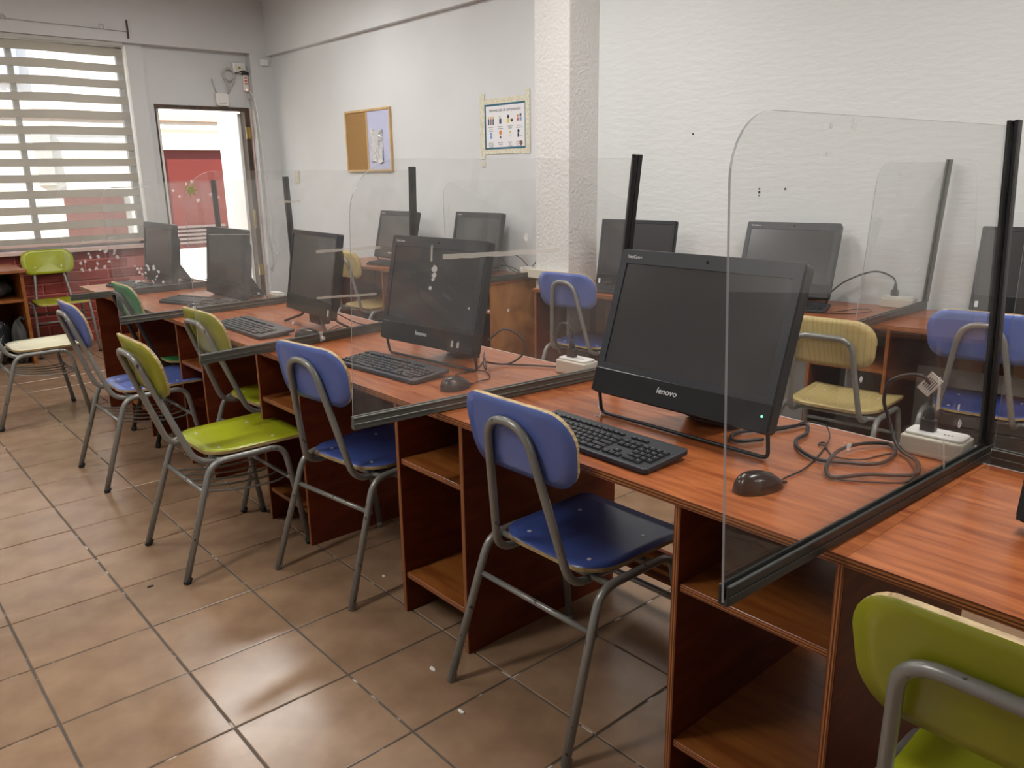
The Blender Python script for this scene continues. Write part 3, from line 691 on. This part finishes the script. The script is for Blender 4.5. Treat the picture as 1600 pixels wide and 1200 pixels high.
# ------------------------------------------------------------------ cables and power boxes
def cable(name, pts, r, label, cat='cable', m='cable', sub=4, group=None):
    b = MB(); b.tube(spline(pts, sub), r, 7); return tag(b.build(name, m), label, cat, group)
def flat(pts, z): return [(x, y, z+.0012*math.sin(i*2.1)) for i, (x, y) in enumerate(pts)]
thick = [(1.741,1.022),(1.691,1.048),(1.68,1.076),(1.729,1.098),(1.784,1.078),(1.83,1.042),(1.887,1.026),(1.93,1.014),(1.903,.989),(1.85,.968),(1.798,.963),(1.75,.933),(1.715,.888),(1.702,.847),(1.726,.802),(1.757,.757),(1.804,.74),(1.879,.751),(1.925,.781),(1.925,.801),(1.865,.829),(1.791,.843),(1.714,.828),(1.645,.804),(1.619,.779),(1.641,.759),(1.695,.728),(1.728,.687),(1.757,.662),(1.795,.662),(1.857,.693)]
zz = [.758]*len(thick); zz[20] = zz[21] = .764; zz[22] = .766; zz[23] = .764
tp = [(x, y, z) for (x, y), z in zip(thick, zz)] + [(1.897,.752,.765),(1.925,.785,.80),(1.935,.802,.83),(1.935,.815,.865),(1.935,.808,.908),(1.935,.783,.930),(1.935,.751,.941),(1.940,.728,.937),(1.948,.714,.918),(1.955,.711,.892),(1.956,.712,.872),(1.956,.712,.862)]
pc = cable('power_cable', tp, .0046, 'thick black power cable coiled beside the nearest mouse and plugged in', sub=5)
q = MB(); q.box(-.0015,.0015,-.017,.017,-.026,.026); tg = q.build('cable_tag', 'white_plastic', pc); tg.location = (1.944,.716,.922); tg.rotation_euler = (math.radians(35),0,0)
for k in range(5): q = MB(); q.box(-.0020,-.0016,-.011+k*.005,-.009+k*.005,-.012,.016); o = q.build('tag_print', 'ink', tg)
thin = [(1.518,.838,.757)]+flat([(1.545,.851),(1.62,.848),(1.714,.866),(1.808,.892),(1.835,.905),(1.832,.917),(1.812,.91),(1.813,.895),(1.775,.86),(1.759,.835),(1.782,.789),(1.839,.775),(1.877,.76),(1.876,.731),(1.844,.699),(1.795,.671),(1.743,.656),(1.711,.664),(1.651,.726),(1.627,.76),(1.632,.79)], .7535)
cable('thin_cord', thin, .0019, 'thin black cord looping from the nearest mouse')
cable('thin_cord', [(x,y,z) for (x,y),z in zip([(1.799,.888),(1.862,.908),(1.92,.946),(1.93,.978),(1.925,.992),(1.900,1.005),(1.868,1.01),(1.80,1.06),(1.76,1.12)],[.7535,.76,.768,.77,.77,.772,.77,.765,.76])], .0019, 'thin black cord arching over the thick cable behind the nearest monitor')
cable('thin_cord', [(1.545,1.42,.775),(1.585,1.44,.758),(1.63,1.475,.758),(1.645,1.50,.765),(1.66,1.505,.79)], .0022, 'short grey cord from the nearest keyboard to its monitor foot', m='grey_cable')
cable('thin_cord', flat([(1.557,1.983),(1.604,1.993),(1.651,2.001),(1.693,2.057),(1.696,2.105),(1.662,2.139),(1.592,2.114)], .7535), .0019, 'thin black cord curling round the second mouse')
cable('thin_cord', flat([(1.631,2.118),(1.703,2.133),(1.803,2.217),(1.842,2.255),(1.727,2.109),(1.746,2.143),(1.811,2.227),(1.895,2.325)], .7535), .0019, 'thin black cord trailing behind the taped monitor')
cable('power_cable', [(1.70,2.07,.86),(1.76,2.05,.90),(1.80,2.00,.87),(1.80,1.99,.82),(1.76,2.03,.78),(1.74,2.12,.775),(1.80,2.12,.758),(1.88,2.02,.756),(1.93,1.93,.756)], .0035, 'black power cable arching from the side of the taped monitor')
cable('thin_cord', flat([(1.605,3.058),(1.643,3.04),(1.708,3.1),(1.749,3.161),(1.777,3.239),(1.746,3.224),(1.703,3.178),(1.67,3.139),(1.725,3.17),(1.792,3.208)], .7535), .0019, 'thin black cord looping beside the third mouse')
cable('power_cable', [(1.80,3.27,.80),(1.86,3.20,.758),(1.90,3.12,.756),(1.925,3.09,.756),(1.945,3.07,.756)], .003, 'black power cable trailing right from the splayed stand')
cable('power_cable', [(1.84,4.36,.85),(1.90,4.33,.80),(1.92,4.27,.757),(1.93,4.20,.757),(1.92,4.14,.757)], .0035, 'black power cable behind the monitor against the door')
cable('power_cable', [(1.80,5.30,.80),(1.88,5.22,.775),(1.92,5.12,.79),(1.925,5.07,.758),(1.9,5.1,.757)], .003, 'black power cable behind the farthest front monitor')
cable('hanging_cord', [(1.80,4.76,.77),(1.84,4.80,.82),(1.85,4.83,.88),(1.84,4.80,.95),(1.80,4.72,1.0)], .002, 'thin dark cord curving left of the monitor against the door')
# rear power boxes
def power_box(loc, rz, label, plug=True, group='white power boxes on the desks', L=.145, Wd=.085, h=.048, sockets=True):
    root = empty('power_box', (*loc, DT+.0005), rz, label, 'power box', group)
    b = MB(); b.box(-Wd/2, Wd/2, -L/2, L/2, 0, h); b.build('box', 'cream_plastic', root, bevel=.006, seg=3)
    c_ = MB(); c_.prism(rrect(Wd*.82, L*.93, .012, 4), h, h+.007); 
    c_.build('cover_plate', 'white_plastic', root, bevel=.003, seg=2)
    if sockets:
        for k in range(3):
            s = MB(); s.tube([(0,0,0),(0,0,.0012)], .0022, 8); o = s.build('socket_hole', 'black', root); o.location = (-.008+.008*k*0, -.035+k*.008, h+.0066)
    if plug:
        p = MB(); p.box(-.011,.011,-.017,.017,0,.028); p.prism([(-.011,-.017),(.011,-.017),(.011,.017),(-.011,.017)], .028, .030)
        p.tube([(0,0,.028),(0,0,.045),(0,0,.062)], [.0125,.009,.0075], 8)
        o = p.build('plug', 'black', root, bevel=.002, seg=1); o.location = (0, .022, h+.007)
    return root
power_box((1.957, .690), math.radians(2), 'white power box with a plugged-in black cable by the nearest divider post', L=.140)
power_box((1.918, 1.852), math.radians(3), 'white power box left of the nearest monitor with a black plug', L=.13, Wd=.075)
cable('power_cable', [(1.918,1.874,.865),(1.918,1.876,.895),(1.918,1.895,.915),(1.918,1.925,.915),(1.918,1.945,.895),(1.918,1.955,.85),(1.95,1.965,.80)], .0042, 'short black cable bending from the plug left of the nearest monitor')
bx = power_box((4.015, 1.672), math.radians(8), 'white power box on the back row at the foot of the wall divider', L=.15, Wd=.08)
cable('power_cable', [(4.012,1.694,.865),(4.01,1.71,.895),(3.99,1.77,.920),(3.97,1.83,.91),(3.93,1.92,.86),(3.91,1.99,.79),(3.89,2.03,.765),(3.86,2.10,.765),(3.83,2.14,.775)], .0045, 'black power cable arching along the wall to the back row power box')
cable('thin_cord', flat([(3.64,1.83),(3.70,1.80),(3.80,1.79),(3.84,1.74),(3.78,1.70),(3.70,1.73),(3.62,1.78),(3.58,1.83)], .7535), .002, 'thin black cord loop right of the back row keyboard')
power_box((3.655, 3.965), 0, 'white power box beside the column behind the figured-panel desk', plug=False, L=.12, Wd=.07)
power_box((1.912, 4.145), 0, 'small grey power box at the rear of the fourth front desk', plug=False, L=.10, Wd=.055, sockets=False)
for i, (pts, lab) in enumerate((([(3.62,4.32,.80),(3.68,4.22,.79),(3.68,4.12,.765),(3.62,4.05,.762),(3.60,4.12,.79),(3.64,4.25,.86)], 'black cable loop rising behind the back row computer left of the column'),
        ([(3.66,4.36,.84),(3.68,4.25,.88),(3.69,4.12,.86),(3.69,4.02,.80),(3.68,3.96,.82),(3.68,3.92,.87)], 'black cable arching to the box beside the column'),
        ([(3.40,4.28,.765),(3.46,4.20,.758),(3.52,4.10,.758),(3.60,4.03,.758),(3.50,4.00,.758),(3.42,4.06,.758)], 'tangled thin cable on the figured-panel desk'))):
    cable('desk_cable', pts, .0033, lab)
# trunking at the foot of the column
q = MB(); q.box(3.505, 3.545, 3.49, 3.83, .762, .818); tag(q.build('cable_trunking', 'cream_plastic', bevel=.003), 'cream cable trunking at the foot of the column', 'trunking')

# ------------------------------------------------------------------ chairs
def chair(loc, heading, seatm, backm, label, group, frame_m='steel', loop='round', rack=False, caps='rubber', hw=.215, lean=.02, ptop=.88, zs=.012):
    root = empty('school_chair', (*loc, 0), heading, label, 'chair', group)
    R = .0118
    for sd in (-1, 1):
        f = MB(); y0, y1 = sd*(hw+.008), sd*(hw-.012)
        pts = [(-.245, y0, .006), (-.105, y1, .412+zs), (.178, y1, .412+zs), (.243, y0, .006)]
        f.tube(fillet(pts, .055, 6), R, 10); lg = f.build('leg_frame', frame_m, root)
        for x, dx in ((-.245, .0055), (.243, -.003)):
            cp_ = MB(); cp_.tube([(x-dx*.1, y0, .0), (x+dx*1.9, y0-sd*.001, .022)], .0140 if caps != 'none' else .0122, 10); cp_.build('foot_cap', caps if caps != 'none' else 'steel', lg)
    def bar(x, z, name='crossbar', r=.0085):
        b = MB(); yy = hw+.002; b.tube([(x, -yy, z), (x, yy, z)], r, 8); b.build(name, frame_m, root)
    zb = .315
    bar(-.245+.140*zb/.412+.003, zb); bar(.243-.065*(zb-.03)/.412, zb-.03)
    if rack:
        for k in range(5):
            y = -hw*.72+k*hw*.36; b = MB(); b.tube(spline([(-.137, y, zb-.004), (.0, y, zb-.035), (.14, y, zb-.045), (.195, y, zb-.034)], 3), .0040, 6); b.build('rack_rod', frame_m, root)
    # backrest hoop
    if loop == 'round': tw, bw, rr = .070, .140, .075
    elif loop == 'wide': tw, bw, rr = .115, .150, .060
    else: tw, bw, rr = .092, .138, .055
    zt = ptop-(.075 if loop == 'wide' else .050); xt = -.203-lean
    h = MB(); zq = .400+zs; pts = [(.10, bw, zq), (-.135, bw, zq), (xt, tw, zt), (xt, -tw, zt), (-.135, -bw, zq), (.10, -bw, zq)]
    h.tube(fillet(pts, [0,.06,rr,rr,.06,0], 7), .0115, 10); h.build('back_hoop', frame_m, root)
    for x in (-.06, .10): b = MB(); b.tube([(x, -hw+.012, .406+zs), (x, hw-.012, .406+zs)], .009, 8); b.build('seat_bearer', frame_m, root)
    # seat
    a = [(x+.095, y) for x, y in rrect(.395, .395, (.045,.095,.095,.045), 6)]
    a = [(x, y*(1.0 if x > .05 else .96)) for x, y in a]
    def fs(x, y):
        xx = x-.095
        z = .428 + zs + .35*y*y*(.6+.4*max(0, xx)/.19) - (.9*(xx-.09)**2*(1 if xx > .09 else 0)) - .004*math.cos(xx*9)
        return Vector((x, y, z)), Vector((0, 0, 1))
    sm = MB(); n_ = len(a)
    cxy = (.095, 0)
    shell(sm, [(x-cxy[0], y) for x, y in a], lambda x, y: fs(x+cxy[0], y), .011)
    seat = sm.build('seat', [seatm, 'ply_pale'], root)
    # backrest
    ob = rrect(.40, .200, (.082,.082,.068,.068), 7)
    ob = [(y*(1.0 if z > 0 else .975), z) for y, z in ob]
    zc = ptop-.100; n0 = Vector((.98, 0, .2)).normalized(); 
    def fb(y, z):
        x = -.182 - lean*.85 - z*(.17+lean) + .72*y*y
        return Vector((x, y, zc+z)), Vector((1, -1.5*y, .2)).normalized()
    bm_ = MB(); shell(bm_, ob, fb, .011); bk_ = bm_.build('backrest', [backm, 'ply_pale'], root)
    for x, y in ((-.04,.115),(-.04,-.115),(.17,.12),(.17,-.12)):
        p, _ = fs(x, y); q = MB(); q.tube([p+Vector((0,0,.0055)), p+Vector((0,0,.0075))], .006, 9); q.build('rivet', 'chrome', seat)
    for y in (-.10, .10):
        p, nn = fb(y, -.04); q = MB(); q.tube([p+nn*.0055, p+nn*.0075], .006, 9); q.build('rivet', 'chrome', bk_)
    return root
GC = 'blue chairs at the front row'
chair((1.425,1.402), math.radians(0), 'navy', 'blue', 'nearest blue school chair, at the nearest large monitor', GC, caps='none', hw=.225, ptop=.888)
chair((1.385,2.425), math.radians(7), 'navy', 'blue', 'second blue school chair from the right, at the monitor with tape marks', GC, caps='none', ptop=.882)
chair((1.066,2.95), math.radians(0), 'lime', 'olive', 'lime green school chair pulled out into the aisle, with a wire rack', 'lime chairs', loop='mid', rack=True, hw=.205, lean=.085)
chair((1.475,3.43), math.radians(2), 'lime', 'olive', 'lime green school chair pushed in behind the third divider', 'lime chairs', loop='mid', rack=True, hw=.2, lean=.085, ptop=.875)
chair((1.495,4.575), math.radians(0), 'green', 'green', 'dark green school chair with a black frame by the far desks', 'green chairs', frame_m='dark_tube', loop='mid', hw=.2, lean=.085)
chair((1.105,4.103), math.radians(0), 'blue', 'blue', 'blue school chair in the aisle behind the pulled-out lime chair', GC, loop='mid', rack=True, hw=.22, lean=.065, ptop=.875)
chair((.92,5.525), math.radians(0), 'cream', 'cream', 'cream seated school chair cut off by the left frame edge', 'cream chairs', rack=True, loop='mid', hw=.205, lean=.08)
chair((1.53,7.56), math.radians(-92), 'lime', 'lime', 'lime green school chair facing the camera under the blind', 'lime chairs', loop='mid', hw=.215, ptop=.845)
chair((1.215,.245), math.radians(0), 'lime', 'olive', 'lime green school chair in the lower right corner', 'lime chairs', loop='wide', hw=.215, ptop=.87)
GB = 'chairs at the back row'
chair((3.36,3.18), math.radians(8), 'navy', 'blue', 'blue school chair at the back row beside the column', GB, caps='none')
chair((3.26,1.575), math.radians(6), 'beech', 'beech', 'pale beech grained school chair behind the nearest monitor', GB, loop='wide', ptop=.835, zs=0)
chair((3.56,1.10), math.radians(8), 'navy', 'blue', 'blue school chair at the right frame edge behind the acrylic post', GB)
chair((3.20,5.36), math.radians(5), 'beech', 'beech', 'pale beech school chair in the far corner of the back row', GB, loop='mid')

# ------------------------------------------------------------------ left shelf desk with bags
root = empty('shelf_desk', (1.255, 7.16, 0), 0, 'wooden shelf desk at the left frame edge holding black bags', 'desk')
board('worktop', root, -1.3, .01, -.03, .60, DT-.022, DT, 'top', 'z')
for x in (-.02, -.85): b_ = MB(); b_.box(x-.02, x+.004, 0, .58, 0, DT-.022); b_.build('side_panel', 'shelf', root, bevel=.001)
for z in (.50,): b_ = MB(); b_.box(-.85, -.04, .01, .57, z, z+.02); b_.build('shelf', 'shelf', root, bevel=.001)
b_ = MB(); b_.box(-.85, -.04, .56, .575, .0, DT-.022); b_.build('back_panel', 'side', root)
def bag(loc, r, label, m, sq=1.0, cat='bag', name='bag'):
    rnd = random.Random(int(loc[0]*1000)); ph = [rnd.uniform(0, 6) for _ in range(6)]
    def fn(q):
        a = math.atan2(q.y, q.x); k = 1+.10*math.sin(3*a+ph[0])+.07*math.sin(7*a+ph[1]+q.z*20)+.05*math.sin(q.z*40+ph[2]); return Vector((q.x*k, q.y*k, max(q.z*k, -r[2]*.98)))
    b = MB(); b.ellipsoid((0,0,r[2]*.98), *r, 0, 26, 18, fn); o = b.build('body', m)
    rt_ = empty(name, loc, 0, label, cat); o.parent = rt_
    kn = MB(); kn.tube(spline([(0,0,r[2]*1.9),(.01,0,r[2]*2.05),(.03,.01,r[2]*2.12),(.05,.0,r[2]*2.0)]), .012, 7); kn.build('handle', m, rt_); return rt_
bag((.955, 7.36, .005), (.17,.16,.20), 'black plastic bag on the floor inside the shelf desk', 'bag')
bag((1.165, 7.26, .005), (.055,.08,.17), 'grey fabric backpack beside the black plastic bag', 'cloth', name='backpack', cat='backpack')
bag((1.03, 7.42, .522), (.17,.13,.075), 'black cloth bundle on the upper shelf of the shelf desk', 'cloth', name='bundle', cat='bundle')

# ------------------------------------------------------------------ blind
bl = empty('roller_blind', (0, YF-.045, 0), 0, 'zebra roller blind with pale horizontal bands over the far window', 'blind')
hr = MB(); hr.box(WX0, WX1-.01, -.03, .02, 2.525, 2.565); hr.build('headrail', 'gray_box', bl, bevel=.006)
def band(z0, z1, name, m, wave, yo, tilt_=0):
    b = MB(); n = 26; vs = []; fs = []
    xs_ = [WX0+.01+(WX1-.03-WX0)*i/n for i in range(n+1)]
    for x in xs_:
        dz = wave*(math.sin((x-1.0)*3.3+z0*2)*.5+.4*math.sin(x*7+z0)); dy = .006*math.sin(x*4+z0*5)*(wave > 0)
        for zz_, yy in ((z0+dz*.4, yo+dy), (z1+dz, yo+dy+tilt_)): vs += [(x, yy, zz_), (x, yy+.002, zz_)]
    for i in range(n):
        a = i*4; c_ = a+4
        fs += [(a, c_, c_+2, a+2), (a+1, a+3, c_+3, c_+1), (a+2, c_+2, c_+3, a+3), (a, a+1, c_+1, c_)]
    b.add(vs, fs, 0, False); return b.build(name, m, bl)
for k in range(13):
    z1 = 2.508-.1305*k; band(z1-.066, z1, 'band', 'blind', .012 if k < 7 else .003, -.004, 0)
tag(bl, None)
for k in range(12): z1 = 2.508-.1305*k-.066; band(z1-.0645, z1, 'mesh_band', 'sheer', 0, .004)
bb_ = MB(); bb_.box(WX0+.01, WX1-.02, -.012, .008, .868, .892); bb_.build('bottom_bar', 'sill', bl, bevel=.004)
# wire above the blind
cw = MB(); cw.tube([(0,YF-.11,2.665),(1.4,YF-.11,2.66),(2.43,YF-.11,2.645)], .003, 6); o = tag(cw.build('curtain_wire', 'grey_cable'), 'thin wire strung on the wall above the blind', 'wire')
for x in (1.50, 2.22): q = MB(); q.tube([(x-.015,YF-.113,2.648),(x-.02,YF-.113,2.675),(x,YF-.113,2.688),(x+.02,YF-.113,2.675),(x+.015,YF-.113,2.648)], .003, 6); q.build('clip', 'grey_cable', o)
q = MB(); q.box(2.425, 2.437, YF-.115, YF-.10, 2.59, 2.74); q.build('bracket', 'darkwood', o)

# ------------------------------------------------------------------ things on the far wall above the door
yw = YF
rt_ = empty('wifi_router', (3.24, yw-.002, 2.135), 0, 'white router with one aerial above the open door', 'router')
q = MB(); q.prism([(a, b) for a, b in rrect(.125, .115, (.02,.008,.03,.02), 4)], -.030, 0, 0, Matrix(((1,0,0,0),(0,0,1,0),(0,1,0,0),(0,0,0,1)))); q.build('case', 'white_plastic', rt_, bevel=.004)
q = MB(); q.tube([(-.045,-.012,.055),(-.062,-.014,.11),(-.078,-.016,.185)], [.006,.0055,.005], 8); q.build('aerial', 'out_grey', rt_)
q = MB(); q.box(-.03,.035,-.0325,-.030,-.036,-.030); q.build('groove', 'out_grey', rt_)
pb = empty('wall_socket', (3.435, yw-.002, 2.43), 0, 'white socket plate on the wall in the corner above the door', 'socket')
q = MB(); q.box(-.062,.062,-.03,0,-.045,.045); q.build('plate', 'white_plastic', pb, bevel=.006)
for x in (-.03, .03): q = MB(); q.box(x-.008,x+.008,-.0315,-.030,-.03,.03); q.build('socket_slot', 'cream_plastic', pb)
q = MB(); q.tube([(0,-.031,.0),(0,-.034,0)], .012, 10); q.build('socket_core', 'brass', pb)
ps = empty('power_strip', (3.488, yw-.002, 2.295), 0, 'white power strip with red sockets hanging in the corner above the door', 'power strip')
q = MB(); q.prism(rrect(.050,.155,.014,4), -.032, 0, 0, Matrix(((1,0,0,0),(0,0,1,0),(0,1,0,0),(0,0,0,1)))); q.build('case', 'white_plastic', ps, bevel=.003)
for z in (.048,.022,-.004): q = MB(); q.box(-.014,.014,-.0335,-.031,z-.008,z+.006); q.build('red_socket', 'red_switch', ps)
q = MB(); q.tube([(0,-.032,-.058),(0,-.0345,-.058)], .006, 8); q.build('indicator_light', 'redled', ps)
q = MB(); q.box(-.03,.028,-.05,-.005,.074,.100); q.build('plug_adapter', 'black', ps, bevel=.003)
cable('coiled_cable', [(x, y, z-.035) for x, y, z in [(3.30,yw-.02,2.23),(3.30,yw-.03,2.31),(3.275,yw-.03,2.37),(3.27,yw-.03,2.42),(3.31,yw-.03,2.455),(3.36,yw-.03,2.44),(3.375,yw-.03,2.40),(3.35,yw-.03,2.355),(3.31,yw-.03,2.345),(3.28,yw-.035,2.38),(3.285,yw-.035,2.43),(3.33,yw-.035,2.45),(3.37,yw-.035,2.42),(3.38,yw-.035,2.38),(3.34,yw-.03,2.30),(3.305,yw-.02,2.232)]], .0075, 'thick coiled grey cable between router and socket', m='grey_cable')
cable('thin_cord', [(3.38,yw-.04,2.375),(3.41,yw-.05,2.385),(3.45,yw-.05,2.40),(3.475,yw-.05,2.405),(3.485,yw-.045,2.39)], .005, 'black cord running from the coil to the power strip')
cable('wall_cable', [(3.488,yw-.02,2.215),(3.495,yw-.04,2.15),(3.51,yw-.108,2.08),(3.53,yw-.11,1.6),(3.535,yw-.112,1.2),(3.53,yw-.11,.9),(3.55,yw-.12,.75),(3.56,yw-.13,.60),(3.53,yw-.12,.5)], .006, 'grey cable running down the wall right of the door', m='grey_cable')
cable('wall_conduit', [(3.512,yw-.02,2.06),(3.512,yw-.02,1.5),(3.512,yw-.02,.8),(3.512,yw-.02,.3),(3.512,yw-.02,.02)], .010, 'pinkish conduit pipe along the door frame', cat='conduit', m='sill')
cable('wall_cable', [(3.50,yw-.03,2.24),(3.53,yw-.105,2.12),(3.558,yw-.108,1.7),(3.565,yw-.108,1.25),(3.58,yw-.12,1.0),(3.565,yw-.115,.8),(3.60,yw-.13,.66),(3.62,yw-.14,.72),(3.60,yw-.14,.8)], .004, 'thin white cable drooping down beside the door corner', m='white_cable')
jb = MB(); jb.box(3.605, 3.685, yw-.135, yw-.102, 2.455, 2.51); tag(jb.build('junction_box', 'wall_smooth', bevel=.003), 'small white junction box near the top of the far corner', 'box')
sw = empty('light_switch', (XW, 7.40, 1.41), 0, 'cream switch plate on the wall left of the pinboard', 'switch')
q = MB(); q.box(-.012, 0, -.04, .04, -.06, .06); q.build('plate', 'cream_plastic', sw, bevel=.004)
for z in (-.022, .022): q = MB(); q.box(-.016, -.012, -.018, .018, z-.016, z+.016); q.build('rocker', 'tape', sw, bevel=.002)

# ------------------------------------------------------------------ pinboard and poster on the right wall
bd = empty('pinboard', (XW, 6.05, 1.70), math.radians(0), 'half cork, half white pinboard in a pine frame', 'pinboard')
bd.rotation_euler = (math.radians(0), 0, 0)
hw_, hh_ = .355, .252
def wallmx(): return None
for (a0, a1, z0, z1) in ((-hw_,hw_,hh_-.018,hh_),(-hw_,hw_,-hh_,-hh_+.018),(-hw_,-hw_+.016,-hh_+.018,hh_-.018),(hw_-.016,hw_,-hh_+.018,hh_-.018)):
    q = MB(); q.box(-.022, -.001, a0, a1, z0, z1); q.build('frame_bar', 'pine', bd, bevel=.002)
q = MB(); q.box(-.014, -.002, .012, hw_-.016, -hh_+.018, hh_-.018); q.build('cork_half', 'cork', bd)
q = MB(); q.box(-.014, -.002, -hw_+.016, -.002, -hh_+.018, hh_-.018); q.build('white_half', 'whiteboard', bd)
q = MB(); q.box(-.020, -.002, -.002, .012, -hh_+.018, hh_-.018); q.build('divider_bar', 'pine', bd)
pk = MB(); n = 10; vs = []; 
for j in range(n+1):
    for i in range(n+1):
        a, b_ = i/n, j/n; vs.append((-.020-.006*math.sin(a*9+b_*6)-.012*math.sin(PI*a)*(1-b_), -.045-a*.185, .08-b_*.26+(.012*math.sin(a*7))))
fs = [(j*(n+1)+i, j*(n+1)+i+1, (j+1)*(n+1)+i+1, (j+1)*(n+1)+i) for j in range(n) for i in range(n)]
nv = len(vs); vs2 = vs+[(x+.004, y, z) for x, y, z in vs]; pk.add(vs2, fs, 0, True); pk.add(vs2, [tuple(nv+i for i in f[::-1]) for f in fs], 0, True)
o = pk.build('plastic_sleeve', 'foil'); o.location = (XW, 6.05, 1.70); tag(o, 'crumpled clear plastic sleeve hanging on the white half of the pinboard', 'sleeve')
# poster: local frame x -> viewer's right (-y), y -> up, z -> into room (-x)
po = empty('poster', (XW, 4.305, 1.73), 0, 'laminated computer room rules poster with a teal border, taped to the wall', 'poster')
pm = Matrix(((0,0,-1,0),(-1,0,0,0),(0,1,0,0),(0,0,0,1)))
PW, PH = .43, .305
q = MB(); q.box(-PW/2, PW/2, -PH/2, PH/2, .001, .002, mx=pm); q.build('border', 'teal', po)
q = MB(); q.box(-PW/2+.017, PW/2-.013, -PH/2+.017, PH/2-.015, .002, .0027, mx=pm); q.build('sheet', 'paper', po)
for k, (a0, a1, z0, z1) in enumerate(((-PW/2-.045,PW/2+.04,PH/2-.002,PH/2+.035),(-PW/2-.04,PW/2+.035,-PH/2-.028,-PH/2+.004),(-PW/2-.048,-PW/2+.004,-PH/2-.06,PH/2+.075),(PW/2-.003,PW/2+.04,-PH/2-.03,PH/2+.07),(-PW/2-.04,-PW/2+.0,-PH/2-.11,-PH/2-.075))):
    q = MB(); q.box(a0, a1, z0, z1, .0028+k*.0007, .0033+k*.0007, mx=pm); q.build('tape_strip', 'tape', po)
TM = lambda x, y: pm @ Matrix.Translation((x, y, .0030))
text('title', 'Normas sala de computación', .030, 'ink', po, TM(.0, .108), .0001, sx=.92, shear=.25)
caps_ = [['Entrar de','forma','ordenada'],['Mantener','la limpieza'],['Cuidar los','equipos'],['Escuchar','con atención'],['Levantar la','mano antes','de hablar'],['No comer','ni beber'],['Dejar la','silla','ordenada'],['Trabajar solo','en actividades','de la clase']]
gx = [-.145,-.045,.055,.150]*2
for k, cp_ in enumerate(caps_):
    x = gx[k % 4]; y = .0 if k < 4 else -.105
    for j, ln in enumerate(cp_): text('caption', ln, .0125, 'ink', po, TM(x, y-j*.0125), .0001)
def disc(x, y, r, m, sy_=1): q = MB(); q.prism([(x+r*math.cos(2*PI*k/12), y+r*sy_*math.sin(2*PI*k/12)) for k in range(12)], .0028, .0032, 0, pm); q.build('print', m, po)
def rect(x, y, w_, h_, m): q = MB(); q.box(x-w_/2, x+w_/2, y-h_/2, y+h_/2, .0028, .0031, mx=pm); q.build('print', m, po)
for i in range(3): disc(gx[0]-.024+i*.024, .062, .008, 'p_skin'); rect(gx[0]-.024+i*.024, .034, .013, .040, ['p_navy','p_brown','p_navy'][i])
rect(gx[1], .035, .022, .034, 'p_navy'); disc(gx[1]-.006, .064, .008, 'p_lime')
disc(gx[2]-.018, .062, .011, 'p_navy'); disc(gx[2]-.018, .056, .008, 'p_skin'); rect(gx[2]-.018, .034, .024, .026, 'p_yellow'); rect(gx[2]+.018, .036, .022, .018, 'ink')
disc(gx[3]-.015, .060, .010, 'p_orange'); disc(gx[3]+.012, .066, .010, 'p_navy'); rect(gx[3]-.015, .038, .018, .02, 'p_red'); rect(gx[3]+.012, .040, .020, .026, 'p_blue')
disc(gx[4], -.045, .011, 'p_blue'); disc(gx[4], -.068, .012, 'p_blue', .9); rect(gx[4], -.057, .012, .006, 'p_red')
disc(gx[5], -.040, .014, 'p_orange', 1.2); rect(gx[5], -.070, .014, .018, 'p_navy')
rect(gx[6], -.040, .018, .014, 'p_lime'); rect(gx[6], -.058, .022, .005, 'p_lime')
for d_ in (-.009, .009): rect(gx[6]+d_, -.070, .003, .022, 'p_lime')
disc(gx[7]-.01, -.036, .011, 'p_navy'); disc(gx[7]-.008, -.040, .008, 'p_skin'); rect(gx[7]-.012, -.062, .016, .026, 'p_navy'); rect(gx[7]+.010, -.068, .026, .006, 'p_lime')
q = MB(); q.prism([(.165+a, -.115+b_) for a, b_ in ((-.014,.016),(-.014,-.004),(0,-.018),(.014,-.004),(.014,.016))], .0032, .0036, 0, pm); q.build('crest', 'p_brown', po)
disc(.165, -.113, .006, 'p_red')

# ------------------------------------------------------------------ litter on the floor
for (x, y, r, m, lab, cat) in ((1.173,1.718,.012,'scrap','white paper scrap on the tiles before the nearest chair','scrap'), (1.117,1.507,.011,'scrap','white crumb of paper near the nearest chair leg','scrap'), (1.375,2.297,.009,'scrap','tiny white scrap beside the second blue chair','scrap'), (.716,2.807,.009,'twig','small dark twig on the tiles left of the lime chair','twig')):
    rnd = random.Random(int(x*999)); b = MB()
    poly = [(r*rnd.uniform(.6,1.2)*math.cos(2*PI*k/7)*(.6 if m == 'scrap' else 1.4), r*rnd.uniform(.6,1.2)*math.sin(2*PI*k/7)*(1.2 if m == 'scrap' else .35)) for k in range(7)]
    b.prism(poly, .0002, .005); o = b.build('paper_scrap' if m == 'scrap' else 'twig', m, bevel=.001, seg=1); o.location = (x, y, 0); tag(o, lab, cat)

# ------------------------------------------------------------------ ceiling lamps (above the frame; they light the room and show in the glossy tiles)
for i, (x, y) in enumerate(LAMPS):
    lr = empty('ceiling_lamp', (x, y, CEIL), 0, 'white twin tube ceiling lamp '+LAMP_NAMES[i]+', above the frame', 'ceiling lamp', 'twin tube ceiling lamps')
    q = MB(); q.box(-.62, .62, -.12, .12, -.045, 0); q.build('lamp_body', 'white_plastic', lr, bevel=.004)
    for yy in (-.07, .07): q = MB(); q.tube([(-.59,yy,-.066),(.59,yy,-.066)], .014, 10); q.build('tube', 'lamp_tube', lr)
    ld = bpy.data.lights.new('tube_light', 'AREA'); ld.shape = 'RECTANGLE'; ld.size = 1.18; ld.size_y = .2; ld.energy = LAMP_W; ld.color = (1, .985, .955)
    lo = bpy.data.objects.new('tube_light', ld); COL.objects.link(lo); lo.parent = lr; lo.location = (0, 0, -.09)
